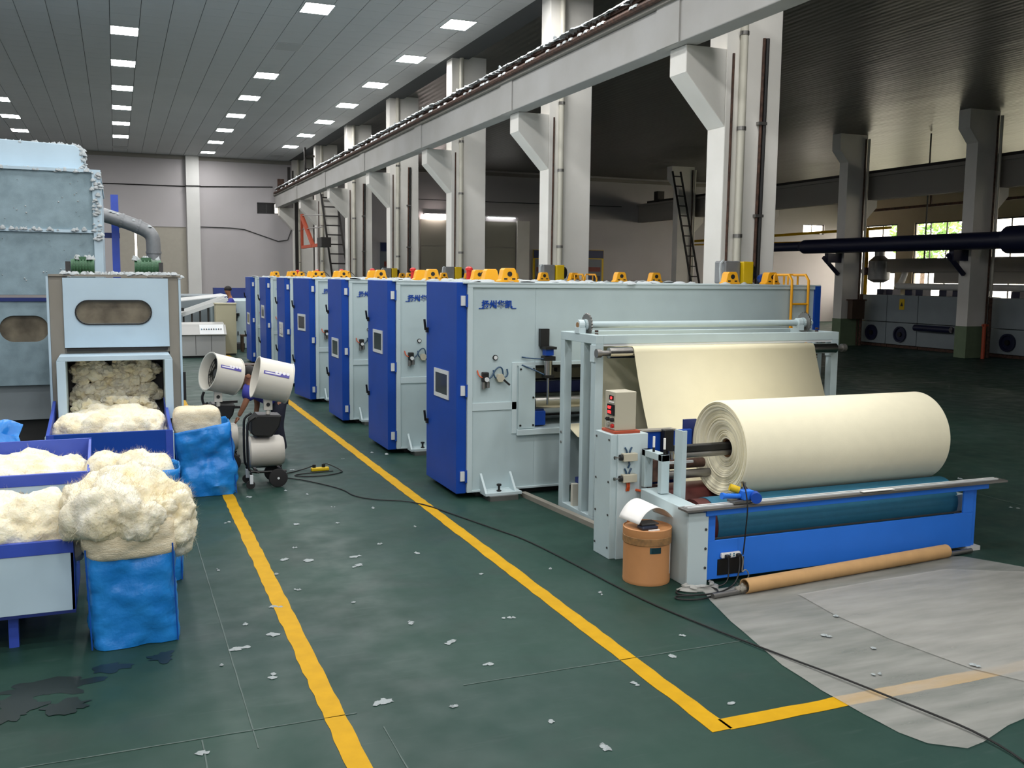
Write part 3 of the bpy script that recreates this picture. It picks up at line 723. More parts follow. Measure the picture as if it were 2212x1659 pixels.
# ---------------------------------------------------------------- row of seven needle looms
MY0, MP = 10.09, 2.955
def guard_mesh(cx, cy, z, s=1.0, wy=0.13):
    w_, h = 0.125*s, 0.165*s; mb = MB()
    prof = [(-w_, 0), (-w_, 0.02), (-w_*0.82, 0.03), (-w_*0.62, h*0.86), (-w_*0.45, h), (w_*0.45, h), (w_*0.62, h*0.86), (w_*0.82, 0.03), (w_, 0.02), (w_, 0)]
    mb.prism([(cx+a, z+b) for a, b in prof], 1, cy-wy/2, cy+wy/2)
    return mb
def make_loom():
    y = MY0; Y1 = y+1.45; t = thing('needle_loom', '', 'loom', (3.6, y, 0), 'needle looms in the row')
    b = MB()
    b.box(3.6, 4.43, y, Y1, 0.07, 2.43)                       # left upright
    b.box(4.43, 8.05, y, Y1, 1.5, 2.43)                      # upper beam
    b.box(4.43, 8.05, y, Y1, 0.07, 0.765)                    # lower beam
    b.box(8.05, 8.43, y, Y1, 0.07, 2.43)                     # right upright
    b.build('body', 'panel', t, bevel=0.006)
    tr = MB()
    tr.box(3.6, 8.43, y-0.022, y, 2.385, 2.435).box(3.6, 3.66, y-0.022, y, 0.07, 2.385).box(8.37, 8.43, y-0.022, y, 0.07, 2.385).box(3.66, 8.37, y-0.022, y, 0.07, 0.095)
    tr.build('edge_frame', 'panel_edge', t, bevel=0.004)
    MB().box(3.66, 4.2, y-0.014, y, 1.0, 1.09).box(4.14, 4.2, y-0.014, y, 0.72, 1.54).box(4.2, 8.05, y-0.05, y, 0.70, 0.765).box(4.2, 8.05, y-0.014, y, 1.5, 1.54).build('stiffener', 'panel_edge', t, bevel=0.003, split=True)
    MB().box(4.22, 4.43, y-0.018, y, 0.77, 1.5).build('cover_plate', 'panel', t, bevel=0.004)
    for x, z in ((4.245, 0.81), (4.405, 0.81), (4.245, 1.46), (4.405, 1.46), (4.405, 1.13)): MB().cyl((x, y-0.018, z), (x, y-0.03, z), 0.012, n=8).build('bolt', 'black', t)
    # inside of the opening
    MB().cyl((4.5, y+0.24, 1.02), (8.0, y+0.24, 1.02), 0.125, n=28).build('steel_roller', 'steel', t, smooth=True)
    MB().cyl((4.44, y+0.24, 1.02), (4.5, y+0.24, 1.02), 0.085, n=16).build('roller_bearing', 'black', t)
    MB().cyl((4.5, y+0.7, 1.3), (8.0, y+0.7, 1.3), 0.06, n=16).build('upper_roller', 'dark_grey', t, smooth=True)
    MB().box(4.44, 8.04, y+0.5, y+0.6, 1.12, 1.25).build('blue_beam', 'navy', t)
    MB().box(4.44, 8.04, y+0.6, y+0.75, 1.28, 1.40).build('needle_board', 'beige_grey', t)
    MB().box(4.44, 8.04, y+0.15, y+0.2, 1.452, 1.5).build('slide_rail', 'black', t)
    MB().box(4.44, 4.62, y+0.1, y+0.3, 0.78, 0.95).build('blue_block', 'blue', t, bevel=0.01)
    MB().box(4.44, 8.04, y+0.8, y+0.9, 0.78, 1.12).build('dark_plate', 'black', t)
    for x in (4.78, 5.2, 5.9, 6.6, 7.3): MB().box(x, x+0.12, y+0.14, y+0.24, 1.4, 1.45).build('slide_block', 'black', t)
    # piston
    MB().box(4.47, 4.58, y-0.06, y, 1.72, 1.92).build('piston_bracket', 'black', t)
    MB().box(4.49, 4.63, y-0.16, y-0.0, 1.69, 1.72).build('piston_plate', 'black', t)
    MB().box(4.505, 4.6, y-0.14, y-0.04, 1.62, 1.69).build('piston_clevis', 'blue', t)
    MB().cyl((4.555, y-0.09, 1.395), (4.555, y-0.09, 1.56), 0.05, n=18).build('piston_barrel', 'steel', t, smooth=True)
    MB().box(4.49, 4.62, y-0.15, y-0.03, 1.56, 1.61).box(4.5, 4.61, y-0.145, y-0.035, 1.36, 1.395).build('piston_caps', 'black', t, split=True)
    MB().cyl((4.555, y-0.09, 1.05), (4.555, y-0.09, 1.36), 0.014, n=10).build('piston_rod', 'steel', t)
    MB().tube([(4.5, y-0.1, 1.58), (4.35, y-0.06, 1.585), (4.26, y-0.01, 1.6)], 0.009, 6, 1).tube([(4.5, y-0.1, 1.40), (4.4, y-0.06, 1.45), (4.26, y-0.01, 1.51)], 0.009, 6, 1).build('air_hose', 'hose_blue', t, split=True)
    # gauges and valves
    g = MB().cyl((3.935, y-0.02, 1.6), (3.935, y, 1.6), 0.03, n=16).build('gauge', 'black', t)
    MB().cyl((3.935, y-0.024, 1.6), (3.935, y-0.02, 1.6), 0.022, n=16).build('dial', 'chrome_white', g)
    rg = MB().box(3.77, 3.84, y-0.07, y, 1.33, 1.44).build('air_regulator', 'black', t, bevel=0.008)
    MB().cyl((3.81, y-0.085, 1.36), (3.81, y-0.07, 1.36), 0.026, n=14).build('dial', 'chrome_white', rg)
    MB().cyl((3.785, y-0.04, 1.25), (3.785, y-0.04, 1.33), 0.022, n=12).cyl((3.835, y-0.04, 1.265), (3.835, y-0.04, 1.33), 0.022, n=12).build('filter_bowl', 'steel_dull', rg, split=True)
    MB().tube([(3.77, y-0.04, 1.38), (3.73, y-0.03, 1.4), (3.72, y-0.01, 1.46)], 0.008, 6, 1).build('supply_hose', 'hose_orange', rg)
    MB().tube([(3.84, y-0.04, 1.37), (3.88, y-0.04, 1.38), (3.92, y-0.04, 1.46), (3.97, y-0.04, 1.5), (4.01, y-0.04, 1.48), (4.02, y-0.04, 1.40)], 0.009, 6, 2).build('air_hose', 'hose_blue', t, split=True)
    hv = MB().prism([(3.985+0.05*math.cos(R(60*i)), 1.37+0.05*math.sin(R(60*i))) for i in range(6)], 1, y-0.06, y).build('hand_valve', 'box_beige', t)
    MB().bar((4.02, y-0.065, 1.35), (4.09, y-0.065, 1.29), 0.02, 0.02, up=(0, 1, 0)).build('lever', 'black', hv)
    MB().tube([(3.95, y-0.04, 1.36), (3.91, y-0.04, 1.39), (3.905, y-0.03, 1.46)], 0.009, 6, 1).tube([(4.03, y-0.04, 1.37), (4.08, y-0.04, 1.40), (4.07, y-0.03, 1.47)], 0.009, 6, 1).build('air_hose', 'hose_blue', hv, split=True)
    # lettering
    lm = text_on(MB(), '扬州华凯', 0.093, (3.768, y-0.006, 2.165), (1, 0, 0), (0, 0, 1), shear=0.0, ext=0.004, bold=0.0025)
    lm.box(3.735, 3.80, y-0.01, y-0.002, 2.15, 2.158).box(4.13, 4.185, y-0.01, y-0.002, 2.15, 2.158)
    lm.build('lettering', 'blue', t, fix=False)['label'] = 'blue lettering reading 扬州华凯'
    # foot bracket
    ft = MB().box(3.76, 4.2, y-0.20, y, 0.055, 0.085).build('foot_bracket', 'panel_edge', t)
    MB().prism([(y, 0.085), (y-0.18, 0.085), (y-0.16, 0.11), (y, 0.28)], 0, 3.76, 3.785).prism([(y, 0.085), (y-0.18, 0.085), (y-0.16, 0.11), (y, 0.28)], 0, 4.12, 4.145).build('gusset', 'panel_edge', ft, split=True)
    MB().cyl((3.95, y-0.12, 0.03), (3.95, y-0.12, 0.16), 0.014, n=8).cyl((3.95, y-0.12, 0.085), (3.95, y-0.12, 0.1), 0.028, n=6).cyl((3.95, y-0.12, 0.15), (3.95, y-0.12, 0.17), 0.028, n=6).build('anchor_bolt', 'black', ft)
    MB().box(3.8, 4.14, y-0.24, y-0.02, 0.0, 0.055).build('foot_block', 'steel_dull', t)
    MB().box(3.75, 8.3, y+0.1, Y1-0.1, 0.0, 0.07).build('base_plinth', 'dark_grey', t)
    # door: hinge at the front edge, hinged box on the left side
    dr = MB().box(3.48, 3.598, y+0.01, y+1.14, 0.06, 2.442).build('door', 'blue', t, bevel=0.006)
    dr['label'] = 'blue side door with small window'
    wf = MB(); a0, a1, z0, z1 = y+0.27, y+0.80, 1.10, 1.43; q = 0.045
    wf.box(3.468, 3.48, a0, a1, z0, z0+q).box(3.468, 3.48, a0, a1, z1-q, z1).box(3.468, 3.48, a0, a0+q, z0+q, z1-q).box(3.468, 3.48, a1-q, a1, z0+q, z1-q)
    wf.build('window_frame', 'chrome_white', dr)
    MB().box(3.474, 3.4805, a0+q, a1-q, z0+q, z1-q).build('window_glass', 'glass_door', dr)
    for z in (0.26, 1.235, 2.24):
        h = MB().box(3.525, 3.575, y-0.012, y+0.01, z-0.055, z+0.055).build('hinge', 'chrome_white', dr)
        MB().cyl((3.588, y-0.02, z-0.07), (3.588, y-0.02, z+0.07), 0.014, n=8).build('hinge_pin', 'blue', dr)
    for z in (0.75, 1.86):
        h = MB().box(3.455, 3.48, y+1.05, y+1.10, z-0.03, z+0.03).build('handle', 'black', dr)
        MB().bar((3.45, y+1.08, z), (3.43, y+1.06, z+0.13), 0.022, 0.018).build('lever', 'black', h)
    # top
    MB().box(3.55, 8.45, y-0.03, Y1, 2.43, 2.445).build('top_plate', 'panel_edge', t)
    for gx, red in ((4.25, 0), (7.35, 0), (7.98, 0)):
        g = guard_mesh(gx, y+0.42, 2.445, 1.0 if gx < 7 else 0.95).build('bearing_guard', 'guard_yellow', t, bevel=0.006)
        MB().cyl((gx, y+0.35, 2.445+0.095), (gx, y+0.36, 2.445+0.095), 0.03, n=14).build('shaft_hole', 'black', g)
        for s in (-1, 1): MB().box(gx+s*0.05-0.02, gx+s*0.05+0.02, y+0.352, y+0.36, 2.475, 2.492).build('slot', 'black', g)
        if gx < 7: guard_mesh(gx+0.02, y+1.05, 2.445, 0.95).build('bearing_guard', 'guard_yellow', t, bevel=0.006)
    return t
def add_red_guard(t, y, o0):
    g = guard_mesh(4.97, y+0.42, 2.445, 1.0)
    for v in g.v: v += o0
    return g
loom = make_loom()
ln = ['nearest to the camera', 'second from the camera', 'third from the camera', 'fourth from the camera with door ajar', 'fifth from the camera', 'sixth from the camera', 'farthest in the row']
looms = []
for i in range(7):
    t = loom if i == 0 else copy_tree(loom)
    t.location = (3.6, MY0+MP*i, 0); t['label'] = 'pale grey needle loom with blue side door, %s' % ln[i]; looms.append(t)
for i, t in enumerate(looms):
    y = MY0+MP*i
    ORG[t.name] = Vector((3.6, y, 0))
    for ch in t.children:
        if ch.name.startswith('door'):
            if i % 2 == 1:
                for s in ch.children:
                    if s.name.startswith('window'): s.location = Vector((0, 0.0, 0.30))
            if i == 3:
                pv = Vector((-0.01, 0.01, 0)); mt = Matrix.Translation(pv) @ Matrix.Rotation(R(6.0), 4, 'Z') @ Matrix.Translation(-pv)
                ch.matrix_local = mt
    if i in (1, 2, 3, 4, 5, 6):
        g = guard_mesh(4.97, y+0.42, 2.445, 1.0).build('bearing_guard', 'guard_yellow', t, bevel=0.006)
        MB().cyl((4.97, y+0.35, 2.54), (4.97, y+0.36, 2.54), 0.03, n=14).build('shaft_hole', 'black', g)
        MB().lathe((4.9, y+0.62, 2.445), (0, 0, 1), [(0, 0.04), (0.15, 0.04), (0.155, 0.058), (0.19, 0.055), (0.212, 0.028), (0.214, 0.001)], 14).build('red_cap', 'red', t, smooth=True)
        MB().tube([(4.97, y+0.34, 2.54), (5.03, y+0.3, 2.60), (5.1, y+0.28, 2.55), (5.16, y+0.2, 2.45)], 0.008, 6, 2).build('sensor_cable', 'cable', t)
    if i in (0, 2, 4, 6):
        mo = MB().box(7.5, 7.75, y+0.75, y+1.0, 2.45, 2.75).build('drive_motor_box', 'duct_grey', t, bevel=0.02)
        MB().box(7.76, 7.92, y+0.7, y+1.05, 2.45, 2.745).build('belt_guard', 'yellow_green', t, bevel=0.01)
        MB().cyl((7.92, y+0.85, 2.6), (8.0, y+0.85, 2.6), 0.11, n=16).build('pulley', 'black', t)
        MB().cyl((7.95, y+0.5, 2.52), (8.05, y+0.7, 2.52), 0.06, n=12).build('small_motor', 'blue', t)
        MB().tube([(7.5, y+0.8, 2.75), (7.44, y+0.78, 2.7), (7.45, y+0.76, 2.45)], 0.018, 6, 1).build('lint_hose', 'lint', t)
    if i in (0, 2):
        for x0 in (7.92, 8.14):
            MB().tube([(x0, y+0.25, 2.445), (x0, y+0.25, 2.555), (x0+0.015, y+0.25, 2.575), (x0+0.14, y+0.25, 2.575), (x0+0.155, y+0.25, 2.555), (x0+0.155, y+0.25, 2.445)], 0.013, 8).build('grab_rail', 'guard_yellow', t, smooth=True)
        MB().tube([(7.96, y-0.06, 0.9), (7.96, y-0.06, 2.5), (7.96, y+0.0, 2.57), (7.96, y+0.24, 2.57)], 0.017, 8).tube([(8.22, y-0.06, 0.9), (8.22, y-0.06, 2.5), (8.22, y+0.0, 2.57), (8.22, y+0.24, 2.57)], 0.017, 8).build('ladder_rail', 'guard_yellow', t, smooth=True, split=True)
        for z in (1.0, 1.3, 1.6, 1.9, 2.2): MB().cyl((7.96, y-0.06, z), (8.22, y-0.06, z), 0.014, n=8).build('ladder_rung', 'guard_yellow', t)
    rnd = random.Random(40+i); lt = MB()
    for k in range(46):
        x = rnd.choice([rnd.uniform(3.6, 5.4), rnd.uniform(3.6, 8.3)]); yy = y+rnd.uniform(-0.02, 1.3); s = rnd.uniform(0.03, 0.11)
        lt.lathe((x, yy, 2.443), (rnd.uniform(-.2, .2), rnd.uniform(-.2, .2), 1), [(0, s), (0.012, s*0.85), (0.022*rnd.uniform(.7, 1.5), s*0.4), (0.03, 0.001)], 7)
    o = lt.build('lint_cover', 'lint', t, smooth=True); o['kind'] = 'stuff'
    if i < 6:
        MB().box(8.36, 8.45, y-0.03, y+1.2, 0.3, 2.43).build('end_cover', 'blue', t)

# ---------------------------------------------------------------- guide frame in front of the nearest loom
t = thing('guide_frame', 'pale grey open steel frame with top shaft carrying the fabric roller', 'machine frame', (5.9, 9.0, 0))
FX0, FX1, FY0, FY1, FZ = 4.45, 7.52, 8.62, 9.45, 1.93
for x in (FX0, FX1-0.09):
    for yy, wd in ((FY0, 0.10), (FY0+0.27, 0.07), (FY1-0.10, 0.10)):
        MB().box(x, x+0.09, yy, yy+wd, 0.06, FZ-0.09).build('post', 'panel', t, bevel=0.004)
    MB().box(x, x+0.09, FY0, FY1, FZ-0.09, FZ).build('side_beam', 'panel', t, bevel=0.004)
    MB().box(x, x+0.09, FY0, FY1, 0.0, 0.06).build('base_beam', 'panel', t, bevel=0.004)
MB().box(FX0+0.09, FX1-0.09, FY0, FY0+0.09, FZ-0.09, FZ).build('front_beam', 'panel', t, bevel=0.004)
MB().box(FX0+0.09, FX1-0.09, FY1-0.09, FY1, FZ-0.09, FZ).build('rear_beam', 'panel', t, bevel=0.004)
MB().box(FX0+0.09, FX1-0.09, FY0+0.005, FY0+0.03, FZ-0.112, FZ-0.09).build('trim_strip', 'chrome_white', t)
MB().cyl((FX0+0.02, FY0+0.42, FZ+0.085), (FX1-0.05, FY0+0.42, FZ+0.085), 0.035, n=16).build('top_shaft', 'panel', t, smooth=True)
def sprocket(x, yy, z, r):
    mb = MB(); n = 22; pts = []
    for i in range(n*2):
        a = math.pi*i/n; q = r*(1.0 if i % 2 else 0.9); pts.append((yy+q*math.cos(a), z+q*math.sin(a)))
    return mb.prism(pts, 0, x, x+0.016)
for x in (FX0+0.10, FX1-0.16):
    sprocket(x, FY0+0.42, FZ+0.085, 0.125).build('sprocket', 'steel_dull', t)
    MB().cyl((x-0.025, FY0+0.42, FZ+0.085), (x+0.04, FY0+0.42, FZ+0.085), 0.06, n=14).build('sprocket_hub', 'panel', t)
    MB().box(x-0.11, x-0.03, FY0+0.37, FY0+0.47, FZ, FZ+0.06).cyl((x-0.1, FY0+0.42, FZ+0.085), (x-0.04, FY0+0.42, FZ+0.085), 0.055, n=16).build('bearing_block', 'panel_edge', t)
    MB().cyl((x-0.105, FY0+0.42, FZ+0.085), (x-0.1, FY0+0.42, FZ+0.085), 0.03, n=12).build('bearing_cap', 'drum_tape', t)
    ch = MB()
    for k in range(62):
        z = 0.12+k*0.03; ch.box(x-0.012, x+0.02, FY0+0.18, FY0+0.20, z, z+0.02)
    ch.build('chain', 'rust', t)
for x in (FX0, FX1-0.09):
    MB().box(x-0.012, x, FY0+0.0, FY0+0.1, FZ-0.27, FZ-0.1).build('roller_mount', 'panel_edge', t)
MB().cyl((FX0-0.02, FY0-0.07, FZ-0.175), (FX1+0.02, FY0-0.07, FZ-0.175), 0.028, n=12).build('roller_axle', 'steel_dull', t, smooth=True)
MB().cyl((FX0+0.11, FY0-0.07, FZ-0.175), (FX1-0.11, FY0-0.07, FZ-0.175), 0.056, n=24).build('top_roller', 'steel', t, smooth=True)
MB().cyl((FX0-0.03, FY0-0.07, FZ-0.175), (FX0+0.02, FY0-0.07, FZ-0.175), 0.045, n=14).cyl((FX1-0.02, FY0-0.07, FZ-0.175), (FX1+0.03, FY0-0.07, FZ-0.175), 0.045, n=14).build('axle_collar', 'steel_dull', t, smooth=True, split=True)
MB().cyl((FX0+0.1, FY0+0.02, 0.56), (FX1-0.1, FY0+0.02, 0.56), 0.05, n=18).build('lower_roller', 'steel_dull', t, smooth=True)
MB().box(FX0+0.09, FX1-0.09, FY0+0.3, FY0+0.36, 0.4, 0.82).build('navy_plate', 'navy', t)
MB().box(FX0+0.09, FX1-0.09, FY0+0.2, FY0+0.6, 0.3, 0.36).build('lower_beam', 'navy', t)
for z in (0.72, 0.83): MB().cyl((FX0-0.008, FY1-0.05, z), (FX0, FY1-0.05, z), 0.014, n=8).build('bolt', 'steel_dull', t)
MB().box(FX0+0.02, FX0+0.09, FY1-0.32, FY1-0.27, 0.05, 0.3).build('pipe_stub', 'pvc', t)
t = thing('floor_track', 'grey steel channel on the floor from the loom to the winder', 'track', (4.35, 9.2, 0))
MB().bar((4.26, 10.0, 0.025), (4.40, 8.35, 0.025), 0.07, 0.05).build('channel', 'beige_grey', t)

# fabric: up from the loom, over the top roller and down behind the wound roll
RY, RZ, RR, RXL, RXR = 7.16, 0.995, 0.43, 4.95, 7.275
ry, rz, rr = FY0-0.07, FZ-0.175, 0.059
path = [(10.05, 0.80), (9.75, 0.70), (9.45, 0.69), (9.34, 0.74), (9.30, 0.85), (9.30, 1.2), (9.30, 1.55), (9.29, 1.70), (9.25, 1.755), (9.18, 1.78), (8.9, 1.79)]
for a in range(100, 181, 10): path.append((ry+rr*math.cos(R(a)), rz+rr*math.sin(R(a))))
path += [(8.40, 1.5), (8.27, 1.2), (8.16, 0.98), (8.04, 0.85), (7.9, 0.77), (7.74, 0.68), (7.6, 0.60), (7.48, 0.578)]
fab = MB()
FXA, FXB = 4.82, 7.08
for p, q in path: fab.v += [Vector((FXA, p, q)), Vector((FXA*0.6+FXB*0.4, p, q)), Vector((FXB, p, q))]
for i in range(len(path)-1):
    for j in range(2): a = 3*i+j; fab.f.append((a, a+1, a+4, a+3))
tag(fab.build('fabric_web', 'fabric', at=(5.95, 8.6, 0.58), smooth=True, solid=0.006), 'cream felt web draped over the top roller of the open frame', 'fabric')

# ---------------------------------------------------------------- winder
t = thing('winder', 'blue and pale grey winding table with two drums under the big roll', 'winding machine', (5.8, 6.9, 0))
PX0, PX1, PY = 4.40, 7.34, 6.50
MB().box(PX0, PX1-0.0, PY, PY+0.02, 0.04, 0.365).build('front_panel', 'royal', t, bevel=0.003, split=True)
MB().box(PX0, PX0+0.09, PY, PY+0.02, 0.365, 0.625).box(PX1-0.12, PX1, PY, PY+0.02, 0.365, 0.625).build('front_panel', 'royal', t, bevel=0.003, split=True)
MB().box(PX0-0.03, 7.47, PY-0.05, PY+0.04, 0.59, 0.642).build('front_beam', 'royal', t, bevel=0.004)
MB().box(PX1-0.02, PX1+0.06, PY+0.02, PY+0.10, 0.04, 0.6).build('end_post', 'royal', t, bevel=0.004)
MB().box(PX1-0.06, PX1+0.10, PY-0.02, PY+0.14, 0.0, 0.04).build('end_foot', 'white_paint', t)
MB().box(4.16, 7.66, PY-0.09, PY+0.055, 0.645, 0.665).build('cutter_rail', 'steel_dull', t, bevel=0.003)
MB().box(4.2, 7.6, PY-0.035, PY-0.015, 0.665, 0.675).box(4.2, 7.6, PY+0.01, PY+0.03, 0.665, 0.675).build('rail_bead', 'chrome_white', t, split=True)
MB().box(5.95, 6.3, PY-0.08, PY-0.04, 0.675, 0.68).build('white_tag', 'paper', t)
MB().box(PX0+0.02, PX1-0.05, PY+0.05, PY+0.06, 0.36, 0.372).build('panel_lip', 'dark_grey', t)
DF, DR, DZ, DRR = 6.855, 7.465, 0.42, 0.218
MB().cyl((4.62, DF, DZ), (7.3, DF, DZ), DRR, n=40).build('front_drum', 'teal', t, smooth=True)
MB().cyl((4.5, DF, DZ), (4.62, DF, DZ), DRR*0.97, n=32).build('drum_end', 'oxide_red', t, smooth=True)
MB().cyl((4.5, DR, DZ), (7.3, DR, DZ), DRR, n=40).build('rear_drum', 'oxide_red', t, smooth=True)
MB().cyl((7.3, DF, DZ), (7.345, DF, DZ), 0.1, n=16).build('drum_journal', 'black', t)
# left side box with sloped top
MB().prism([(PY-0.01, 0.0), (7.28, 0.0), (7.28, 0.66), (PY+0.1, 0.64), (PY-0.01, 0.615)], 0, 4.23, 4.40).build('side_box', 'panel', t, bevel=0.006)
MB().box(4.21, 4.40, PY-0.035, PY-0.01, 0.0, 0.62).build('front_cover', 'panel_edge', t, bevel=0.003)
for z in (0.16, 0.32, 0.48): MB().cyl((4.375, PY-0.042, z), (4.375, PY-0.035, z), 0.011, n=8).build('bolt', 'dark_grey', t)
MB().box(7.28, 7.40, PY+0.15, 7.7, 0.0, 0.5).build('side_box', 'panel', t)
# left portal bracket
fr = MB().box(4.28, 4.36, 7.02, 7.08, 0.66, 1.0).box(4.28, 4.36, 7.30, 7.36, 0.66, 1.0).box(4.28, 4.36, 7.02, 7.36, 0.94, 1.0).build('portal_bracket', 'panel', t, bevel=0.004)
MB().box(4.405, 4.42, 6.90, 7.02, 0.55, 1.22).box(4.42, 4.45, 6.90, 6.915, 0.55, 1.22).build('angle_post', 'panel', t)
MB().box(7.36, 7.375, 7.2, 7.32, 0.4, 1.2).box(7.33, 7.36, 7.2, 7.215, 0.4, 1.2).build('angle_post', 'panel_edge', t)
for (mx, my) in ((4.30, 7.19), (4.335, 7.07)): 
    m1 = MB().cyl((mx, my, 1.0), (mx, my, 1.04), 0.011, n=10).build('pen_cap', 'black', t); MB().cyl((mx, my, 1.04), (mx, my, 1.135), 0.011, n=10).build('marker_pen', 'paper', t)
# rear cabinet column
MB().box(4.0, 4.36, 7.42, 7.72, 0.0, 1.13).build('control_column', 'panel', t, bevel=0.005)
MB().box(4.06, 4.36, 7.395, 7.42, 0.0, 1.13).build('column_cover', 'panel_edge', t, bevel=0.003)
for z in (0.93, 0.74):
    vb = MB().box(4.09, 4.23, 7.34, 7.395, z-0.035, z+0.035).build('air_valve', 'box_beige', t, bevel=0.004)
    MB().cyl((4.065, 7.37, z), (4.09, 7.37, z), 0.027, n=12).build('valve_cap', 'black', vb)
    MB().cyl((4.02, 7.37, z), (4.065, 7.37, z), 0.008, n=8).cyl((4.01, 7.37, z), (4.025, 7.37, z), 0.016, n=8).build('valve_knob', 'steel', vb)
    for s in (-1, 1): MB().tube([(4.155+s*0.012, 7.38, z+0.035), (4.155+s*0.02, 7.38, z+0.06), (4.155+s*0.035, 7.38, z+0.085)], 0.008, 6).build('air_hose', 'hose_blue', vb)
MB().tube([(4.16, 7.38, 0.9), (4.165, 7.37, 0.86), (4.155, 7.38, 0.83)], 0.008, 6).build('air_hose', 'hose_blue', t, split=True)
MB().tube([(4.15, 7.38, 0.7), (4.152, 7.375, 0.66), (4.15, 7.39, 0.62)], 0.009, 6).tube([(4.17, 7.38, 0.7), (4.168, 7.375, 0.66), (4.17, 7.39, 0.62)], 0.009, 6).build('air_hose', 'hose_orange', t, split=True)
rg = MB().box(4.2, 4.29, 7.31, 7.395, 0.36, 0.47).build('air_regulator', 'black', t, bevel=0.01)
MB().cyl((4.24, 7.34, 0.27), (4.24, 7.34, 0.36), 0.03, n=12).build('filter_bowl', 'steel_dull', rg, split=True)
MB().tube([(4.2, 7.33, 0.44), (4.14, 7.32, 0.42), (4.13, 7.32, 0.35), (4.18, 7.32, 0.33)], 0.009, 6, 2).build('air_hose', 'hose_orange', rg)
for z in (0.1, 0.4, 0.7, 1.08):
    for yy in (7.45, 7.69): MB().cyl((3.993, yy, z), (4.0, yy, z), 0.01, n=8).build('bolt', 'dark_grey', t)
# cross slide behind: blue plates, black chucks, shaft
MB().box(4.37, 4.9, 7.52, 7.56, 0.88, 1.12).build('slide_plate', 'blue', t, bevel=0.004)
MB().box(4.36, 4.72, 7.5, 7.6, 1.12, 1.135).build('slide_cap', 'beige_grey', t)
MB().box(4.56, 4.66, 7.44, 7.52, 0.88, 1.14).build('chuck_block', 'black', t, bevel=0.01)
MB().cyl((4.62, 7.42, 0.86), (4.62, 7.42, 0.95), 0.03, n=12).build('chuck_piston', 'steel', t)
MB().box(4.86, 5.0, 7.6, 7.62, 0.9, 1.2).build('switch_box', 'navy', t)
MB().cyl((4.36, 7.40, 0.83), (4.95, 7.40, 0.83), 0.045, n=14).build('carrier_shaft', 'rust', t, smooth=True)
MB().cyl((4.36, 7.36, 0.74), (5.3, 7.36, 0.74), 0.04, n=14).build('guide_shaft', 'steel_dull', t, smooth=True)
MB().box(4.36, 4.5, 7.3, 7.46, 0.70, 0.9).build('shaft_mount', 'rust', t, bevel=0.01)
MB().box(4.4, 4.75, 7.25, 7.27, 0.865, 0.885).build('ruler_strip', 'chrome_white', t)
MB().tube([(4.36, 7.2, 0.60), (4.3, 7.28, 0.62), (4.25, 7.4, 0.62)], 0.012, 6).build('air_hose', 'hose_orange', t, split=True)
MB().box(4.5, 7.3, 7.85, 7.9, 0.05, 0.5).build('rear_panel', 'dark_grey', t)

# control box on the column
t = thing('control_box', 'small beige control box with red digital displays on the grey column', 'control box', (4.14, 7.5, 1.13))
MB().box(4.06, 4.27, 7.46, 7.66, 1.155, 1.50).build('housing', 'box_beige', t, bevel=0.006)
MB().box(4.04, 4.30, 7.43, 7.68, 1.13, 1.155).build('wooden_base', 'orange_frame', t, bevel=0.004)
d = MB().box(4.052, 4.06, 7.50, 7.57, 1.425, 1.465).build('upper_display', 'display_dark', t)
text_on(MB(), '88', 0.03, (4.0505, 7.545, 1.434), (0, -1, 0), (0, 0, 1), ext=0.001, bold=0.0008).build('display_digits', 'display_red', d, fix=False)
MB().box(4.052, 4.06, 7.49, 7.57, 1.40, 1.412).build('display_plate', 'paper', t)
d = MB().box(4.050, 4.06, 7.475, 7.60, 1.29, 1.385).build('lower_display', 'display_dark', t)
text_on(text_on(MB(), '0.07', 0.034, (4.0485, 7.585, 1.345), (0, -1, 0), (0, 0, 1), ext=0.001, bold=0.0008), '0.02', 0.034, (4.0485, 7.585, 1.303), (0, -1, 0), (0, 0, 1), ext=0.001, bold=0.0008).build('display_digits', 'display_red', d, fix=False)
for yy in (7.50, 7.58): MB().cyl((4.035, yy, 1.25), (4.06, yy, 1.25), 0.018, n=12).box(4.03, 4.04, yy-0.022, yy+0.022, 1.245, 1.256).build('selector_knob', 'black', t)
for yy, m in ((7.58, 'cloth_green'), (7.50, 'red')): MB().cyl((4.04, yy, 1.195), (4.06, yy, 1.195), 0.018, n=12).build('push_button', m, t)
for yy in (7.50, 7.58):
    for z in (1.218, 1.168): MB().box(4.056, 4.06, yy-0.022, yy+0.022, z, z+0.008).build('name_plate', 'paper', t)

# big felt roll
t = thing('felt_roll', 'huge cream felt roll lying on the winder drums', 'fabric roll', (6.1, RY, RZ-RR))
prof = [(0.0, RR-0.012), (0.006, RR-0.003), (0.015, RR), (RXR-RXL-0.02, RR), (RXR-RXL, RR-0.02), (RXR-RXL+0.0, 0.08)]
MB().lathe((RXL, RY, RZ), (1, 0, 0), prof, 96).build('outer_layer', 'felt', t, smooth=True)
spir = MB(); pr = []; rnd = random.Random(9); r = RR-0.012; x = 0.0
while r > 0.085:
    dpt = 0.004+0.085*max(0.0, 1-(r-0.085)/(RR-0.1))**0.9 + 0.006*math.sin(r*45)
    pr.append((dpt+rnd.uniform(-0.003, 0.003), r)); pr.append((dpt+rnd.uniform(0.0, 0.006)+0.002, r-0.005)); r -= 0.008
pr[0] = (0.0, RR-0.012)
spir.lathe((RXL, RY, RZ), (1, 0, 0), pr, 72).build('layered_end', 'felt', t, smooth=False)
MB().ring((RXL+0.10, RY, RZ), (RXR+0.02, RY, RZ), 0.088, 0.075, 32).build('paper_core', 'drum_tape', t, smooth=True)
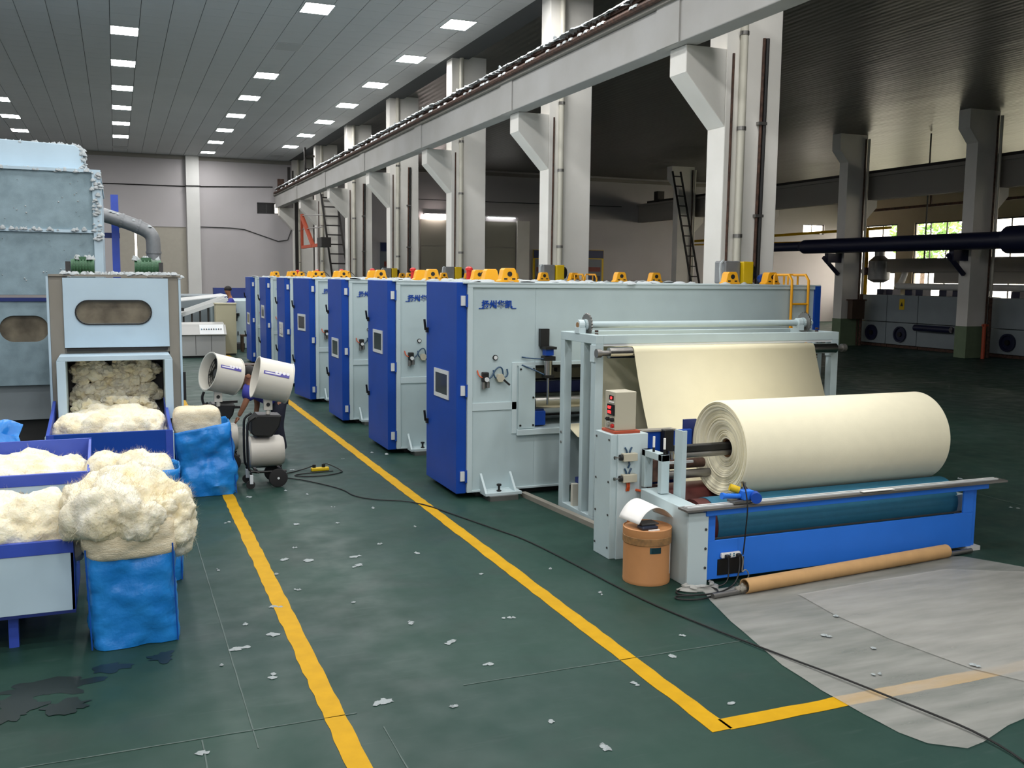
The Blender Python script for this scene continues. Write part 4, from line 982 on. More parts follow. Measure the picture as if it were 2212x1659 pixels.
MB().lathe((RXL+0.085, RY, RZ), (1, 0, 0), [(0, 0.105), (0.03, 0.078)], 32).build('core_lip', 'drum_tape', t)
t = thing('winding_shaft', 'black bar and grey pipe sticking out of the felt roll core', 'shaft', (4.75, RY, RZ))
MB().bar((4.50, RY+0.0, RZ+0.024), (5.4, RY, RZ+0.024), 0.085, 0.055).build('black_bar', 'black', t, bevel=0.008)
MB().ring((4.52, RY-0.01, RZ-0.032), (5.9, RY-0.01, RZ-0.032), 0.03, 0.022, 18).build('grey_pipe', 'steel_dull', t, smooth=True)

# cutter carriage on the rail
t = thing('cutter_carriage', 'small blue motorised cutter with yellow handle on the rail', 'cutter', (4.75, PY-0.02, 0.675))
CX = 4.73
MB().box(CX-0.10, CX+0.06, PY-0.06, PY+0.05, 0.675, 0.695).build('slide_base', 'steel_dull', t)
MB().box(CX-0.01, CX+0.09, PY-0.06, PY+0.04, 0.695, 0.775).build('gear_case', 'royal', t, bevel=0.008)
MB().cyl((CX+0.06, PY-0.13, 0.725), (CX+0.10, PY-0.05, 0.725), 0.045, n=18).build('motor', 'blue', t, smooth=True)
MB().cyl((CX-0.17, PY+0.0, 0.735), (CX, PY+0.0, 0.72), 0.022, n=12).cyl((CX-0.19, PY+0.0, 0.737), (CX-0.17, PY+0.0, 0.735), 0.028, n=12).build('handle', 'royal', t, smooth=True)
MB().cyl((CX-0.07, PY+0.06, 0.79), (CX+0.0, PY+0.03, 0.765), 0.03, n=14).build('yellow_grip', 'yellow_green', t, smooth=True)
MB().cyl((CX+0.08, PY+0.06, 0.775), (CX+0.09, PY+0.055, 0.785), 0.055, n=20).build('cutting_disc', 'rust', t)
MB().cyl((CX+0.03, PY+0.02, 0.775), (CX+0.03, PY+0.02, 0.84), 0.012, n=8).cyl((CX+0.06, PY+0.03, 0.775), (CX+0.06, PY+0.03, 0.83), 0.009, n=8).build('spindle', 'steel', t, split=True)
MB().tube([(CX+0.05, PY+0.02, 0.77), (CX+0.0, PY-0.02, 0.86), (CX-0.02, PY-0.09, 0.80), (CX-0.02, PY-0.13, 0.65), (CX-0.025, PY-0.12, 0.5), (CX-0.02, PY-0.10, 0.35), (CX-0.02, PY-0.085, 0.25)], 0.006, 6, 2).build('power_cord', 'cable', t)

# power strip, and a flat black plate painting the dark hole in the front panel
tag(MB().box(4.52, 4.78, PY-0.006, PY-0.001, 0.07, 0.205).build('dark_hole_plate', 'black', at=(4.65, PY, 0.07)), 'black rectangular hole in the blue winder panel below the power strip, drawn as a flat plate', 'plate')
STRIP = t = thing('power_strip', 'white power strip with two black plugs on the blue winder panel', 'power strip', (4.64, PY-0.02, 0.23))
MB().box(4.54, 4.73, PY-0.035, PY-0.002, 0.215, 0.262).build('housing', 'paper', t, bevel=0.012)
for x in (4.615, 4.65):
    for z in (0.228, 0.244): MB().box(x, x+0.014, PY-0.037, PY-0.034, z, z+0.01).build('socket', 'teal', t)
for x in (4.565, 4.675): MB().box(x, x+0.04, PY-0.07, PY-0.03, 0.22, 0.25).build('plug', 'black', t, bevel=0.008)
def cord(name, lab, pts, r=0.006, m='cable', sm=2):
    p = pts[len(pts)//2]
    return tag(MB().tube(pts, r, 6, sm).build(name, m, at=(p[0], p[1], 0)), lab, 'cord')
MB().tube([(4.69, PY-0.07, 0.23), (4.68, PY-0.09, 0.15), (4.64, PY-0.12, 0.06), (4.55, PY-0.16, 0.012), (4.35, PY-0.25, 0.012), (4.12, PY-0.21, 0.012), (4.04, PY-0.12, 0.012), (4.12, PY-0.06, 0.012), (4.30, PY-0.06, 0.015), (4.42, PY-0.14, 0.02), (4.36, PY-0.27, 0.016), (4.15, PY-0.33, 0.012), (3.98, PY-0.26, 0.012), (4.0, PY-0.18, 0.012), (4.15, PY-0.24, 0.02)], 0.007, 6, 2).build('power_cord', 'cable', STRIP)['label'] = 'black cord looping on the floor in front of the winder corner'
MB().tube([(4.58, PY-0.07, 0.23), (4.58, PY-0.08, 0.12), (4.56, PY-0.1, 0.05), (4.5, PY-0.1, 0.012), (4.45, PY-0.06, 0.012)], 0.006, 6, 2).build('power_cord', 'cable', STRIP)['label'] = 'black cord from the left plug to the floor beside the cardboard tube'
MB().tube([(4.73, PY-0.02, 0.24), (4.745, PY-0.05, 0.2), (4.72, PY-0.06, 0.08), (4.76, PY-0.06, 0.12), (4.8, PY-0.06, 0.06), (4.79, PY-0.04, 0.012)], 0.005, 6, 2).build('power_cord', 'beige_grey', STRIP)['label'] = 'grey cord hanging from the right end of the white power strip'
t = thing('wrapped_foot', 'crumpled clear plastic film wrapped round the winder foot', 'plastic film', (4.3, PY-0.03, 0))
fm = MB()
def _ff(u, v):
    a = R(-30+300*u); q = 0.16+0.05*noise.noise(Vector((u*6, v*3, 2)))-0.05*v
    return (4.30+q*math.cos(a+math.pi*0.8)*1.1, PY+0.0-abs(q*math.sin(a+math.pi*0.8))*0.8-0.04, 0.004+v*0.05+0.02*noise.noise(Vector((u*9, v*5, 5)))*v)
fm.grid(_ff, 36, 6).build('film', 'film', t, smooth=True)

# cardboard tube with pipe
t = thing('cardboard_tube', 'long brown cardboard tube lying on the floor before the blue panel', 'tube', (5.7, 6.3, 0))
A, B = Vector((4.58, 6.20, 0.062)), Vector((6.93, 6.40, 0.062))
MB().ring(A, B, 0.06, 0.052, 32).build('tube', 'cardboard', t, smooth=True)
tp = thing('steel_pipe', 'thin grey steel pipe running through the cardboard tube', 'pipe', (5.7, 6.3, 0))
dd = (B-A).normalized()
MB().cyl(Vector((A.x, A.y, 0.026))-dd*0.32, Vector((B.x, B.y, 0.026))+dd*0.34, 0.022, n=14).build('pipe', 'steel_dull', tp, smooth=True)
fibre_pile('rag_plug', A+Vector((-0.03, -0.005, -0.012)), (0.05, 0.035, 0.04), 'beige_grey', 21, 3, 0.5, fuzz=60, parent=tp)

# brown fibre drum with things on top
t = thing('fibre_drum', 'orange-brown cardboard drum with taped lid standing by the winder', 'drum', (4.03, 6.80, 0))
DX, DY = 4.025, 6.80
MB().lathe((DX, DY, 0), (0, 0, 1), [(0, 0.001), (0.001, 0.195), (0.02, 0.198), (0.03, 0.196), (0.36, 0.196), (0.365, 0.2)], 48).build('barrel', 'drum_brown', t, smooth=True)
MB().lathe((DX, DY, 0.335), (0, 0, 1), [(0, 0.2), (0.003, 0.203), (0.06, 0.203), (0.063, 0.2)], 48).build('tape_band', 'drum_tape', t, smooth=True)
MB().lathe((DX, DY, 0.395), (0, 0, 1), [(0, 0.2), (0.02, 0.203), (0.065, 0.203), (0.07, 0.195), (0.062, 0.19), (0.062, 0.001)], 48).build('lid', 'drum_brown', t, smooth=True)
def onbarrel(a0, a1, z0, z1, r):
    mb = MB(); n = 8
    for i in range(n+1):
        a = R(a0+(a1-a0)*i/n)
        for rr_ in (r, r+0.002): mb.v += [Vector((DX+rr_*math.cos(a), DY+rr_*math.sin(a), z0)), Vector((DX+rr_*math.cos(a), DY+rr_*math.sin(a), z1))]
    for i in range(n): k = i*4; mb.f += [(k+2, k+6, k+7, k+3), (k, k+2, k+3, k+1) if i == 0 else (k+2, k+6, k+7, k+3)]
    return mb
onbarrel(-113, -85, 0.275, 0.325, 0.1965).build('label', 'drum_label', t, fix=False)
onbarrel(-48, -43, 0.08, 0.35, 0.1965).build('paper_strip', 'paper', t, fix=False)
def _pp(u, v):
    x = DX-0.15+0.37*u; q = math.sin(math.pi*min(1.0, u*0.92+0.03)); z = 0.468+0.185*max(0, q)**0.62*(1-0.25*u)
    return (x-0.04*v, DY-0.12+0.27*v+0.06*u, z+0.025*v*q)
tag(MB().grid(_pp, 24, 4).build('paper_sheet', 'paper', at=(DX, DY, 0.47), smooth=True, solid=0.002), 'white sheet of paper arched over the drum lid', 'paper')
t = thing('clear_pouch', 'dark blue device in a clear pouch on the drum lid', 'pouch', (DX-0.03, DY-0.06, 0.46))
MB().box(DX-0.12, DX+0.03, DY-0.13, DY-0.03, 0.458, 0.488).build('device', 'pouch', t, bevel=0.012)
MB().box(DX-0.11, DX+0.05, DY-0.1, DY+0.02, 0.49, 0.505).build('booklet', 'dark_grey', t, bevel=0.004)
MB().box(DX-0.08, DX+0.02, DY-0.165, DY-0.15, 0.458, 0.468).build('white_stick', 'paper', t)

# plastic film on the floor
FP = [(4.30, 6.36), (4.22, 6.15), (4.1, 5.7), (4.02, 5.3), (3.94, 4.9), (3.92, 4.5), (3.93, 4.15), (3.95, 3.9), (4.0, 3.74), (4.16, 3.62), (4.3, 3.64), (4.6, 3.74), (5.2, 3.85), (6.5, 4.0), (7.6, 4.3), (7.7, 5.2), (7.35, 5.9), (7.1, 6.36), (6.9, 6.42)]
def film(name, lab, P, z, cat='plastic sheet', dz=0.0):
    bm = bmesh.new(); vs_ = [bm.verts.new((p[0], p[1], z)) for p in P]; bm.faces.new(vs_)
    bmesh.ops.triangulate(bm, faces=bm.faces); 
    for _ in range(3): bmesh.ops.subdivide_edges(bm, edges=[e for e in bm.edges if e.calc_length() > 0.25], cuts=1, use_grid_fill=True)
    for v in bm.verts: v.co.z += 0.006*max(0, noise.noise(Vector((v.co.x*3, v.co.y*6, z*50))))
    mb = MB(); bm.verts.index_update(); mb.v = [v.co.copy() for v in bm.verts]; mb.f = [tuple(x.index for x in f.verts) for f in bm.faces]; bm.free()
    return tag(mb.build(name, 'film', at=(5.5, 5.2, z), smooth=True), lab, cat)
film('floor_film', 'large translucent grey plastic sheet spread on the floor over the yellow line', FP, 0.006)
film('floor_film', 'second layer of translucent plastic sheet folded over the right part', [(4.95, 6.0), (4.9, 5.5), (4.93, 5.0), (5.05, 4.4), (5.3, 3.95), (6.4, 4.1), (7.5, 4.4), (7.5, 5.2), (7.2, 5.8), (6.6, 6.1), (5.6, 6.05)], 0.014)

# ---------------------------------------------------------------- feeder with hopper tray
t = thing('bale_feeder', 'pale blue fibre feeder with oval window and open hopper', 'feeder machine', (0, 12.9, 0))
YF_ = 12.45
MB().box(-0.73, -0.58, YF_-0.02, 13.7, 0.0, 2.46).build('side_frame', 'beige_grey', t, bevel=0.005)
MB().box(0.58, 0.70, YF_-0.02, 13.7, 0.0, 2.46).build('side_frame', 'beige_grey', t, bevel=0.005)
MB().box(0.70, 0.725, YF_-0.03, 13.7, 0.0, 2.46).box(-0.755, -0.73, YF_-0.03, 13.7, 0.0, 2.46).build('edge_strip', 'pale_blue', t, split=True)
MB().box(-0.73, 0.725, YF_-0.04, 13.7, 2.46, 2.485).build('top_plate', 'beige_grey', t)
# front panel with stadium cut-out
def stadium(cx, cz, hw, hh, n=12):
    pts = []
    for i in range(n+1): a = R(-90+180*i/n); pts.append((cx+hw-hh+hh*math.cos(a), cz+hh*math.sin(a)))
    for i in range(n+1): a = R(90+180*i/n); pts.append((cx-hw+hh+hh*math.cos(a), cz+hh*math.sin(a)))
    return pts
def panel_with_stadium(x0, x1, z0, z1, y, th, st):
    mb = MB(); xs = [p[0] for p in st]; zs = [p[1] for p in st]; a0, a1, b0, b1 = min(xs), max(xs), min(zs), max(zs); r = (b1-b0)/2; cz = (b0+b1)/2
    mb.box(x0, a0, y, y+th, z0, z1).box(a1, x1, y, y+th, z0, z1).box(a0, a1, y, y+th, b1, z1).box(a0, a1, y, y+th, z0, b0)
    n = 8
    for cx, sx in ((a0+r, -1), (a1-r, 1)):
        for sz in (-1, 1):
            arc = [(cx+sx*r*math.cos(R(90*i/n)), cz+sz*r*math.sin(R(90*i/n))) for i in range(n+1)]
            mb.prism([(cx+sx*r, cz+sz*r)]+arc, 1, y, y+th)
    return mb
st = stadium(-0.035, 2.04, 0.41, 0.133)
panel_with_stadium(-0.58, 0.58, 1.625, 2.445, YF_-0.05, 0.04, st).build('front_panel', 'pale_blue', t)
rim = MB(); n = len(st)
st2 = stadium(-0.035, 2.04, 0.425, 0.148)
for yy in (YF_-0.062, YF_-0.048):
    rim.v += [Vector((p[0], yy, p[1])) for p in st2]+[Vector((p[0], yy, p[1])) for p in st]
for i in range(n):
    j = (i+1) % n; rim.f += [(i, j, n+j, n+i), (2*n+i, 2*n+j, j, i), (n+i, n+j, 3*n+j, 3*n+i)]
rim.build('window_gasket', 'black', t)
MB().box(-0.5, 0.45, YF_-0.02, YF_-0.012, 1.88, 2.2).build('window_glass', 'glass_dark', t)
MB().box(-0.58, 0.58, YF_-0.01, YF_+0.0, 1.56, 2.45).build('inner_wall', 'beige_grey', t)
MB().box(-0.56, 0.56, YF_-0.06, YF_-0.02, 1.585, 1.615).build('dark_gap', 'black', t)
# hood round the opening
h = MB(); 
h.box(-0.66, -0.565, YF_-0.42, YF_, 0.79, 1.50).box(0.50, 0.59, YF_-0.42, YF_, 0.79, 1.50)
h.prism([(-0.66, 1.50), (-0.63, 1.555), (0.56, 1.555), (0.59, 1.50), (0.50, 1.495), (-0.565, 1.495)], 1, YF_-0.42, YF_)
h.build('hood', 'pale_blue', t, bevel=0.006)
MB().box(-0.565, 0.5, YF_+0.35, YF_+0.4, 0.4, 1.5).box(-0.6, -0.565, YF_, YF_+0.4, 0.4, 1.5).box(0.5, 0.54, YF_, YF_+0.4, 0.4, 1.5).box(-0.6, 0.54, YF_, YF_+0.4, 1.5, 1.54).build('hopper_lining', 'dark_grey', t)
# tray
ty0, ty1 = 11.05, 12.43
MB().box(-0.715, 0.505, ty0, ty0+0.03, 0.36, 0.805).build('tray_front', 'blue', t, bevel=0.004)
MB().box(-0.715, -0.66, ty0-0.005, ty0, 0.36, 0.80).box(0.45, 0.505, ty0-0.005, ty0, 0.36, 0.80).build('tray_corner', 'tray_blue', t, split=True)
MB().prism([(ty0, 0.36), (ty1, 0.36), (ty1, 1.0), (ty1-0.35, 0.93), (ty0, 0.805)], 0, -0.735, -0.70).prism([(ty0, 0.36), (ty1, 0.36), (ty1, 1.0), (ty1-0.35, 0.93), (ty0, 0.805)], 0, 0.49, 0.525).build('tray_side', 'tray_blue', t, bevel=0.004, split=True)
MB().box(-0.745, -0.735, ty0, ty1, 0.3, 0.78).box(0.525, 0.535, ty0, ty1, 0.3, 0.78).build('tray_skirt', 'pale_blue', t, split=True)
MB().box(-0.72, 0.51, ty0, ty1, 0.33, 0.36).build('tray_floor', 'navy', t)
for x in (-0.66, 0.4):
    MB().box(x, x+0.06, ty0+0.1, ty0+0.16, 0, 0.33).build('leg', 'tray_blue', t)
MB().box(0.72, 0.76, YF_+0.0, YF_+0.06, 0.95, 1.3).build('side_latch', 'black', t)
# green geared motors on top
for s, x0, x1 in ((-1, -0.56, -0.22), (1, 0.16, 0.55)):
    mo = MB().cyl((x0+0.06, 12.95, 2.585), (x1-0.02, 12.95, 2.585), 0.085, n=18).build('geared_motor', 'green_motor', t, smooth=True)
    for k in range(6):
        xx = x0+0.09+k*(x1-x0-0.14)/6; MB().cyl((xx, 12.95, 2.585), (xx+0.012, 12.95, 2.585), 0.098, n=18).build('cooling_fin', 'green_motor', mo)
    e = x0 if s < 0 else x1-0.05
    MB().box(e, e+0.05, 12.85, 13.05, 2.485, 2.64).build('gear_head', 'dark_grey', mo)
    MB().box(x0+0.1, x1-0.1, 12.88, 13.02, 2.485, 2.52).build('motor_foot', 'green_motor', mo)
    MB().box((x0+x1)/2-0.06, (x0+x1)/2+0.06, 12.9, 13.0, 2.66, 2.70).build('terminal_box', 'green_motor', mo)
lt = MB(); rnd = random.Random(77)
for k in range(120):
    x = rnd.uniform(-0.6, 0.78); s = rnd.uniform(0.02, 0.06); yy = YF_-0.02+rnd.random()**2*0.8
    z = 2.482 if abs(x) < 0.7 else 2.45
    lt.lathe((x, yy, z), (rnd.uniform(-.3, .3), rnd.uniform(-.3, .3), 1), [(0, s), (0.014, s*0.85), (0.03*rnd.uniform(.6, 1.5), s*0.4), (0.042, 0.001)], 7)
for k in range(22):
    x = rnd.choice([rnd.uniform(-0.45, -0.25), rnd.uniform(0.22, 0.5)]); s = rnd.uniform(0.02, 0.05)
    lt.lathe((x, 12.95+rnd.uniform(-.05, .05), 2.665), (rnd.uniform(-.3, .3), 0, 1), [(0, s), (0.02, s*0.8), (0.045*rnd.uniform(.6, 1.4), s*0.3), (0.06, 0.001)], 7)
o = lt.build('lint_cover', 'lint', t, smooth=True); o['kind'] = 'stuff'
tag(fibre_pile('loose_fibre', (-0.10, 11.80, 0.68), (0.53, 0.60, 0.25), 'fibre', 2, 6, 0.16, 3.5, 0.37, 1500), 'cream loose fibre filling the blue hopper tray of the feeder', 'fibre', kind='stuff')
cl = MB(); rnd = random.Random(31)
for k in range(150):
    bm = bmesh.new(); bmesh.ops.create_icosphere(bm, subdivisions=3, radius=1.0)
    lo = k >= 95; x = rnd.uniform(-0.50, 0.43); z = rnd.uniform(0.5, 0.98) if lo else rnd.uniform(0.9, 1.44); y = (12.45+rnd.uniform(-0.12, 0.2)-(0.98-z)*0.4) if lo else 12.70+rnd.uniform(-0.03, 0.05)
    q = rnd.uniform(0.05, 0.09); sd = Vector((k*3.1, k, 0)); k0 = len(cl.v)
    for v in bm.verts:
        d = v.co; r_ = q*(1+0.45*noise.fractal(d*1.8+sd, 0.8, 2.0, 3)); cl.v.append(Vector((x+d.x*r_*1.2, y+d.y*r_, z+d.z*r_)))
    cl.f += [tuple(k0+w_.index for w_ in f.verts) for f in bm.faces]; bm.free()
tag(cl.build('loose_fibre', 'fibre', at=(0, 12.6, 0.4), smooth=True, fix=False), 'ragged fibre clumps inside the dark feeder mouth', 'fibre', kind='stuff')

# ---------------------------------------------------------------- tall dusty cabinet behind
t = thing('fibre_chamber', 'tall dusty grey-blue chamber at the left edge with oval window', 'chamber', (-2.0, 15.5, 0))
CX1, CY0, CY1 = -0.17, 14.5, 19.5
for z0, z1 in ((2.20, 3.05), (3.08, 3.86)):
    MB().box(-4.5, CX1-0.03, CY0, CY1, z0, z1).build('front_sheet', 'dusty_blue', t, bevel=0.004)
MB().box(-4.5, CX1+0.02, CY0-0.03, CY1, 3.86, 3.90).box(-4.5, CX1+0.02, CY0-0.03, CY0, 3.045, 3.085).box(CX1-0.09, CX1+0.02, CY0-0.035, CY0+0.05, 0.5, 3.88).build('edge_frame', 'pale_blue', t)
MB().box(-4.5, CX1+0.02, CY0-0.04, CY0, 2.115, 2.165).build('blue_band', 'navy', t)
MB().box(CX1-0.03, CX1+0.0, CY0+0.05, CY1, 0.5, 3.86).build('side_sheet', 'pale_blue', t)
ow = stadium(-1.165, 1.745, 0.30, 0.178)
panel_with_stadium(-1.9, CX1-0.03, 1.2, 2.115, CY0-0.02, 0.03, ow).build('window_panel', 'dusty_blue', t)
MB().box(-4.5, -1.9, CY0-0.02, CY0+0.01, 1.0, 2.115).build('front_sheet', 'dusty_blue', t)
MB().box(-1.9, CX1-0.03, CY0-0.02, CY0+0.01, 0.98, 1.2).build('front_sheet', 'dusty_blue', t)
MB().box(-4.5, CX1-0.03, CY0+0.02, CY0+0.03, 0.98, 2.15).build('window_glass', 'glass_dark', t)
MB().box(-4.5, CX1-0.03, CY0+0.05, CY1, 0.5, 0.98).build('lower_sheet', 'dryer_grey', t)
MB().box(-4.4, CX1-0.2, CY0+0.2, CY1-0.2, 0, 0.5).build('base', 'dark_grey', t)
MB().prism([(-4.2, 3.9), (-0.36, 3.9), (-0.36, 4.16), (-0.47, 4.24), (-1.4, 4.27), (-4.2, 4.3)], 1, CY0+0.2, CY1-0.6).build('top_box', 'pale_blue', t, bevel=0.01)
lt = MB(); rnd = random.Random(5)
for k in range(520):
    m_ = rnd.random()
    if m_ < 0.4: x, z, yy = rnd.uniform(-2.2, -0.4), 4.24+0.02*rnd.random(), CY0+0.22+rnd.random()*0.6
    elif m_ < 0.55: x, z, yy = rnd.uniform(-0.4, -0.34), rnd.uniform(3.9, 4.2), CY0+0.2+rnd.random()*0.1
    elif m_ < 0.78: x, z, yy = rnd.uniform(-2.2, -0.15), rnd.choice([3.88, 3.87]), CY0-0.03+rnd.random()*0.1
    elif m_ < 0.9: x, z, yy = rnd.uniform(-2.2, -0.17), 3.07+rnd.uniform(0, .03), CY0-0.03
    else: x, z, yy = rnd.uniform(-0.26, -0.15), rnd.uniform(2.9, 3.86), CY0-0.035
    s = rnd.uniform(0.012, 0.042)
    lt.lathe((x, yy, z-0.01), (rnd.uniform(-.3, .3), rnd.uniform(-.5, 0), 1), [(0, s), (s*0.4, s*0.85), (s*0.8*rnd.uniform(.6, 1.4), s*0.4), (s*1.15, 0.001)], 7)
for k in range(70):
    x, z = rnd.uniform(-2.0, -0.3), rnd.uniform(2.3, 3.8); s = rnd.uniform(0.004, 0.014)
    lt.lathe((x, CY0+0.004, z), (0, -1, 0.2), [(0, s), (0.01, s*0.7), (0.016, 0.001)], 6)
o = lt.build('lint_cover', 'lint', t, smooth=True); o['kind'] = 'stuff'
# duct, blue post and pipe behind it
t = thing('suction_duct', 'grey metal duct bending down behind the tall chamber', 'duct', (0.4, 20.5, 0))
MB().tube([(-0.3, 20.5, 3.66), (0.05, 20.5, 3.56), (0.42, 20.5, 3.43), (0.62, 20.5, 3.33), (0.70, 20.5, 3.22), (0.71, 20.5, 3.05), (0.71, 20.5, 0.0)], 0.135, 16, 1).build('pipe', 'duct_grey', t, smooth=True)
for p, d in (((0.12, 20.5, 3.535), (0.95, 0, -0.3)), ((0.42, 20.5, 3.43), (0.9, 0, -0.35)), ((0.71, 20.5, 2.9), (0, 0, 1))):
    MB().cyl(Vector(p), Vector(p)+Vector(d).normalized()*0.04, 0.15, n=18).build('joint_ring', 'duct_grey', t)
lt = MB()
for k in range(60):
    u = rnd.random(); x = -0.1+0.75*u; lt.lathe((x, 20.5+rnd.uniform(-.08, .08), 3.70-0.29*u), (0, 0, 1), [(0, 0.05), (0.02, 0.04), (0.035, 0.001)], 6)
lt.build('lint_cover', 'lint', t, smooth=True)['kind'] = 'stuff'
t = thing('blue_post', 'blue steel post standing behind the tall chamber', 'post', (0.02, 20.9, 0))
MB().box(-0.05, 0.09, 20.85, 20.99, 0, 4.05).build('post', 'tray_blue', t); MB().box(-0.2, 0.1, 20.86, 20.98, 3.2, 3.3).build('bracket', 'navy', t)
MB().box(-0.1, 0.14, 20.8, 21.04, 0, 0.03).build('base_plate', 'navy', t)

# ---------------------------------------------------------------- trays at the left foreground
def tray(lab, xr, y0, y1, z0, z1, zb, bolt):
    t = thing('feed_tray', lab, 'tray', (xr-0.7, (y0+y1)/2, 0), 'feed trays at the left edge')
    XL_ = -2.4
    MB().box(XL_, xr, y0, y0+0.02, z0, z1-0.09).build('front_panel', 'pale_blue', t, bevel=0.003)
    MB().box(XL_, xr, y0-0.005, y0+0.03, z1-0.09, z1).build('front_rim', 'tray_blue', t, bevel=0.003)
    MB().prism([(y0, z0), (y1, z0), (y1, zb), (y0, z1)], 0, xr-0.02, xr).build('end_panel', 'tray_blue', t)
    MB().box(XL_, xr, y1-0.03, y1, z0, zb).build('back_panel', 'tray_blue', t)
    MB().box(XL_, xr, y0, y1, z0-0.02, z0).build('bottom', 'navy', t)
    for x in (xr-0.42,):
        for yy in (y0-0.0+0.1, y1-0.15): MB().box(x, x+0.06, yy, yy+0.06, 0, z0).build('leg', 'tray_blue', t)
    if bolt: MB().lathe((-0.73, y0, z1-0.15), (0, -1, 0), [(0, 0.022), (0.006, 0.022), (0.012, 0.012), (0.014, 0.001)], 12).build('bolt', 'steel_dull', t)
    return t
tray('nearest blue and pale grey feed tray heaped with fibre', -0.32, 6.90, 7.75, 0.25, 0.735, 0.76, False)
tray('higher feed tray with round bolt behind the nearest tray', -0.24, 8.15, 8.95, 0.62, 0.95, 1.09, True)
tag(fibre_pile('loose_fibre', (-0.95, 7.33, 0.70), (0.60, 0.36, 0.27), 'fibre', 11, 6, 0.25, 3.0, 0.28, 1800), 'cream fibre heap on the nearest feed tray', 'fibre', kind='stuff')
tag(fibre_pile('loose_fibre', (-0.86, 8.55, 0.84), (0.56, 0.31, 0.13), 'fibre', 13, 6, 0.2, 3.5, 0.64, 1200), 'low cream fibre layer in the higher tray behind', 'fibre', kind='stuff')
t = thing('blue_wrap', 'crumpled bright blue plastic bag end above the higher tray at the left edge', 'bag', (-1.15, 9.6, 0.9))
def _bw(u, v):
    return (-1.6+0.75*u+0.05*noise.noise(Vector((u*5, v*4, 1))), 9.5+0.25*v+0.05*noise.noise(Vector((u*6, v*3, 7))), 0.93+0.17*v+0.10*u*v+0.08*noise.noise(Vector((u*4, v*4, 3)))-0.25*max(0, u-0.7))
MB().grid(_bw, 22, 12).build('film', 'bag_blue', t, smooth=True, solid=0.004)
MB().box(-2.2, -0.9, 9.4, 9.9, 0.0, 0.9).build('bag_body', 'bag_blue_dark', t, bevel=0.05)

# ---------------------------------------------------------------- blue woven bags of fibre
def bag(lab, cx, cy, wx, wy, h, lean=(0, 0), seed=0, rz=0.0, slope=0.0, bulge=0.02, wr=0.014):
    t = thing('woven_bag', lab, 'bag', (cx, cy, 0), 'blue woven bags of fibre')
    mb = MB(); NR, NV = 72, 26
    for j in range(NV+1):
        v = j/NV
        for i in range(NR):
            a = 2*math.pi*i/NR; c_, s_ = math.cos(a), math.sin(a); k = (abs(c_)**7+abs(s_)**7)**(-1/7.0)
            x = c_*k*wx/2; y = s_*k*wy/2
            nn = noise.fractal(Vector((x*4+seed*5, y*4+v*1.2, v*3.0+seed)), 0.8, 2, 3)*wr*2.2 + wr*math.sin((x-y)*22+v*9+seed)*0.5*noise.noise(Vector((x*3, y*3, v*4+seed)))
            b = 1+bulge*math.sin(math.pi*v)
            kx = (x*b+c_*nn); ky = (y*b+s_*nn)
            z = v*h+(slope*(x/wx+0.5)+0.015*noise.noise(Vector((a*2, seed, 4))))*v
            p = Vector((kx, ky, 0)); p = Matrix.Rotation(rz, 3, 'Z') @ p
            mb.v.append(Vector((cx+p.x+lean[0]*v, cy+p.y+lean[1]*v, max(0.004, z))))
    for j in range(NV):
        for i in range(NR): q = (i+1) % NR; mb.f.append((j*NR+i, j*NR+q, (j+1)*NR+q, (j+1)*NR+i))
    mb.f.append(tuple(reversed(range(NR))))
    mb.build('sack', 'bag_blue', t, smooth=True, solid=0.003, fix=False)
    sm = MB()
    for sx, sy in ((-1, -1), (1, -1)):
        sm.tube([(cx+sx*wx*0.49+lean[0]*v, cy+sy*wy*0.48+lean[1]*v, 0.01+v*(h-0.01)) for v in (0, .33, .66, 1)], 0.006, 6)
    sm.build('seam', 'bag_blue_dark', t, split=True)
    return t
bag('large blue woven bag overflowing with fibre in the left foreground', 0.045, 6.98, 0.55, 0.5, 0.70, (-0.02, -0.03), 1, 0.03, 0.035, 0.03)
fibre_pile('fx', (0, 0, -50), (0.1, 0.1, 0.1), 'fibre', 1, 1, fuzz=0); bpy.data.objects.remove(bpy.data.objects['fx'])
tag(fibre_pile('packed_fibre', (0.03, 6.955, 0.745), (0.285, 0.262, 0.13), 'fibre_packed', 31, 5, 0.07, 6.0, 0.5, 300, fz=0.03), 'flattened layer of packed fibre at the rim of the foreground blue bag', 'fibre', kind='stuff')
tag(fibre_pile('loose_fibre', (0.015, 6.98, 0.90), (0.33, 0.30, 0.18), 'fibre', 17, 6, 0.42, 2.4, 0.74, 3000, fz=0.06), 'fluffy cream fibre heap spilling over the foreground blue bag', 'fibre', kind='stuff')
tag(fibre_pile('loose_fibre', (0.345, 6.92, 0.80), (0.075, 0.12, 0.17), 'fibre', 19, 5, 0.35, 2.2, None, 800, fz=0.06), 'tuft of fibre hanging down the right side of the foreground bag', 'fibre', kind='stuff')
bag('blue woven bag half hidden behind the foreground fibre heap', 0.15, 8.35, 0.56, 0.5, 0.90, (0, 0), 4, 0.0, 0.03, 0.02)
tag(fibre_pile('loose_fibre', (0.06, 8.3, 0.90), (0.23, 0.22, 0.10), 'fibre', 23, 5, 0.3, 2.4, 0.8, 1000), 'fibre heap in the half hidden blue bag', 'fibre', kind='stuff')
bag('blue woven bag leaning beside the hopper tray in front of the fans', 0.90, 11.45, 0.62, 0.52, 0.74, (-0.055, -0.02), 7, 0.02, 0.1, 0.03, 0.028)
tag(fibre_pile('packed_fibre', (0.80, 11.44, 0.83), (0.245, 0.20, 0.16), 'fibre_packed', 41, 5, 0.05, 5.0, 0.6, 500, fz=0.03), 'neat white block of packed fibre on the leaning blue bag', 'fibre', kind='stuff')

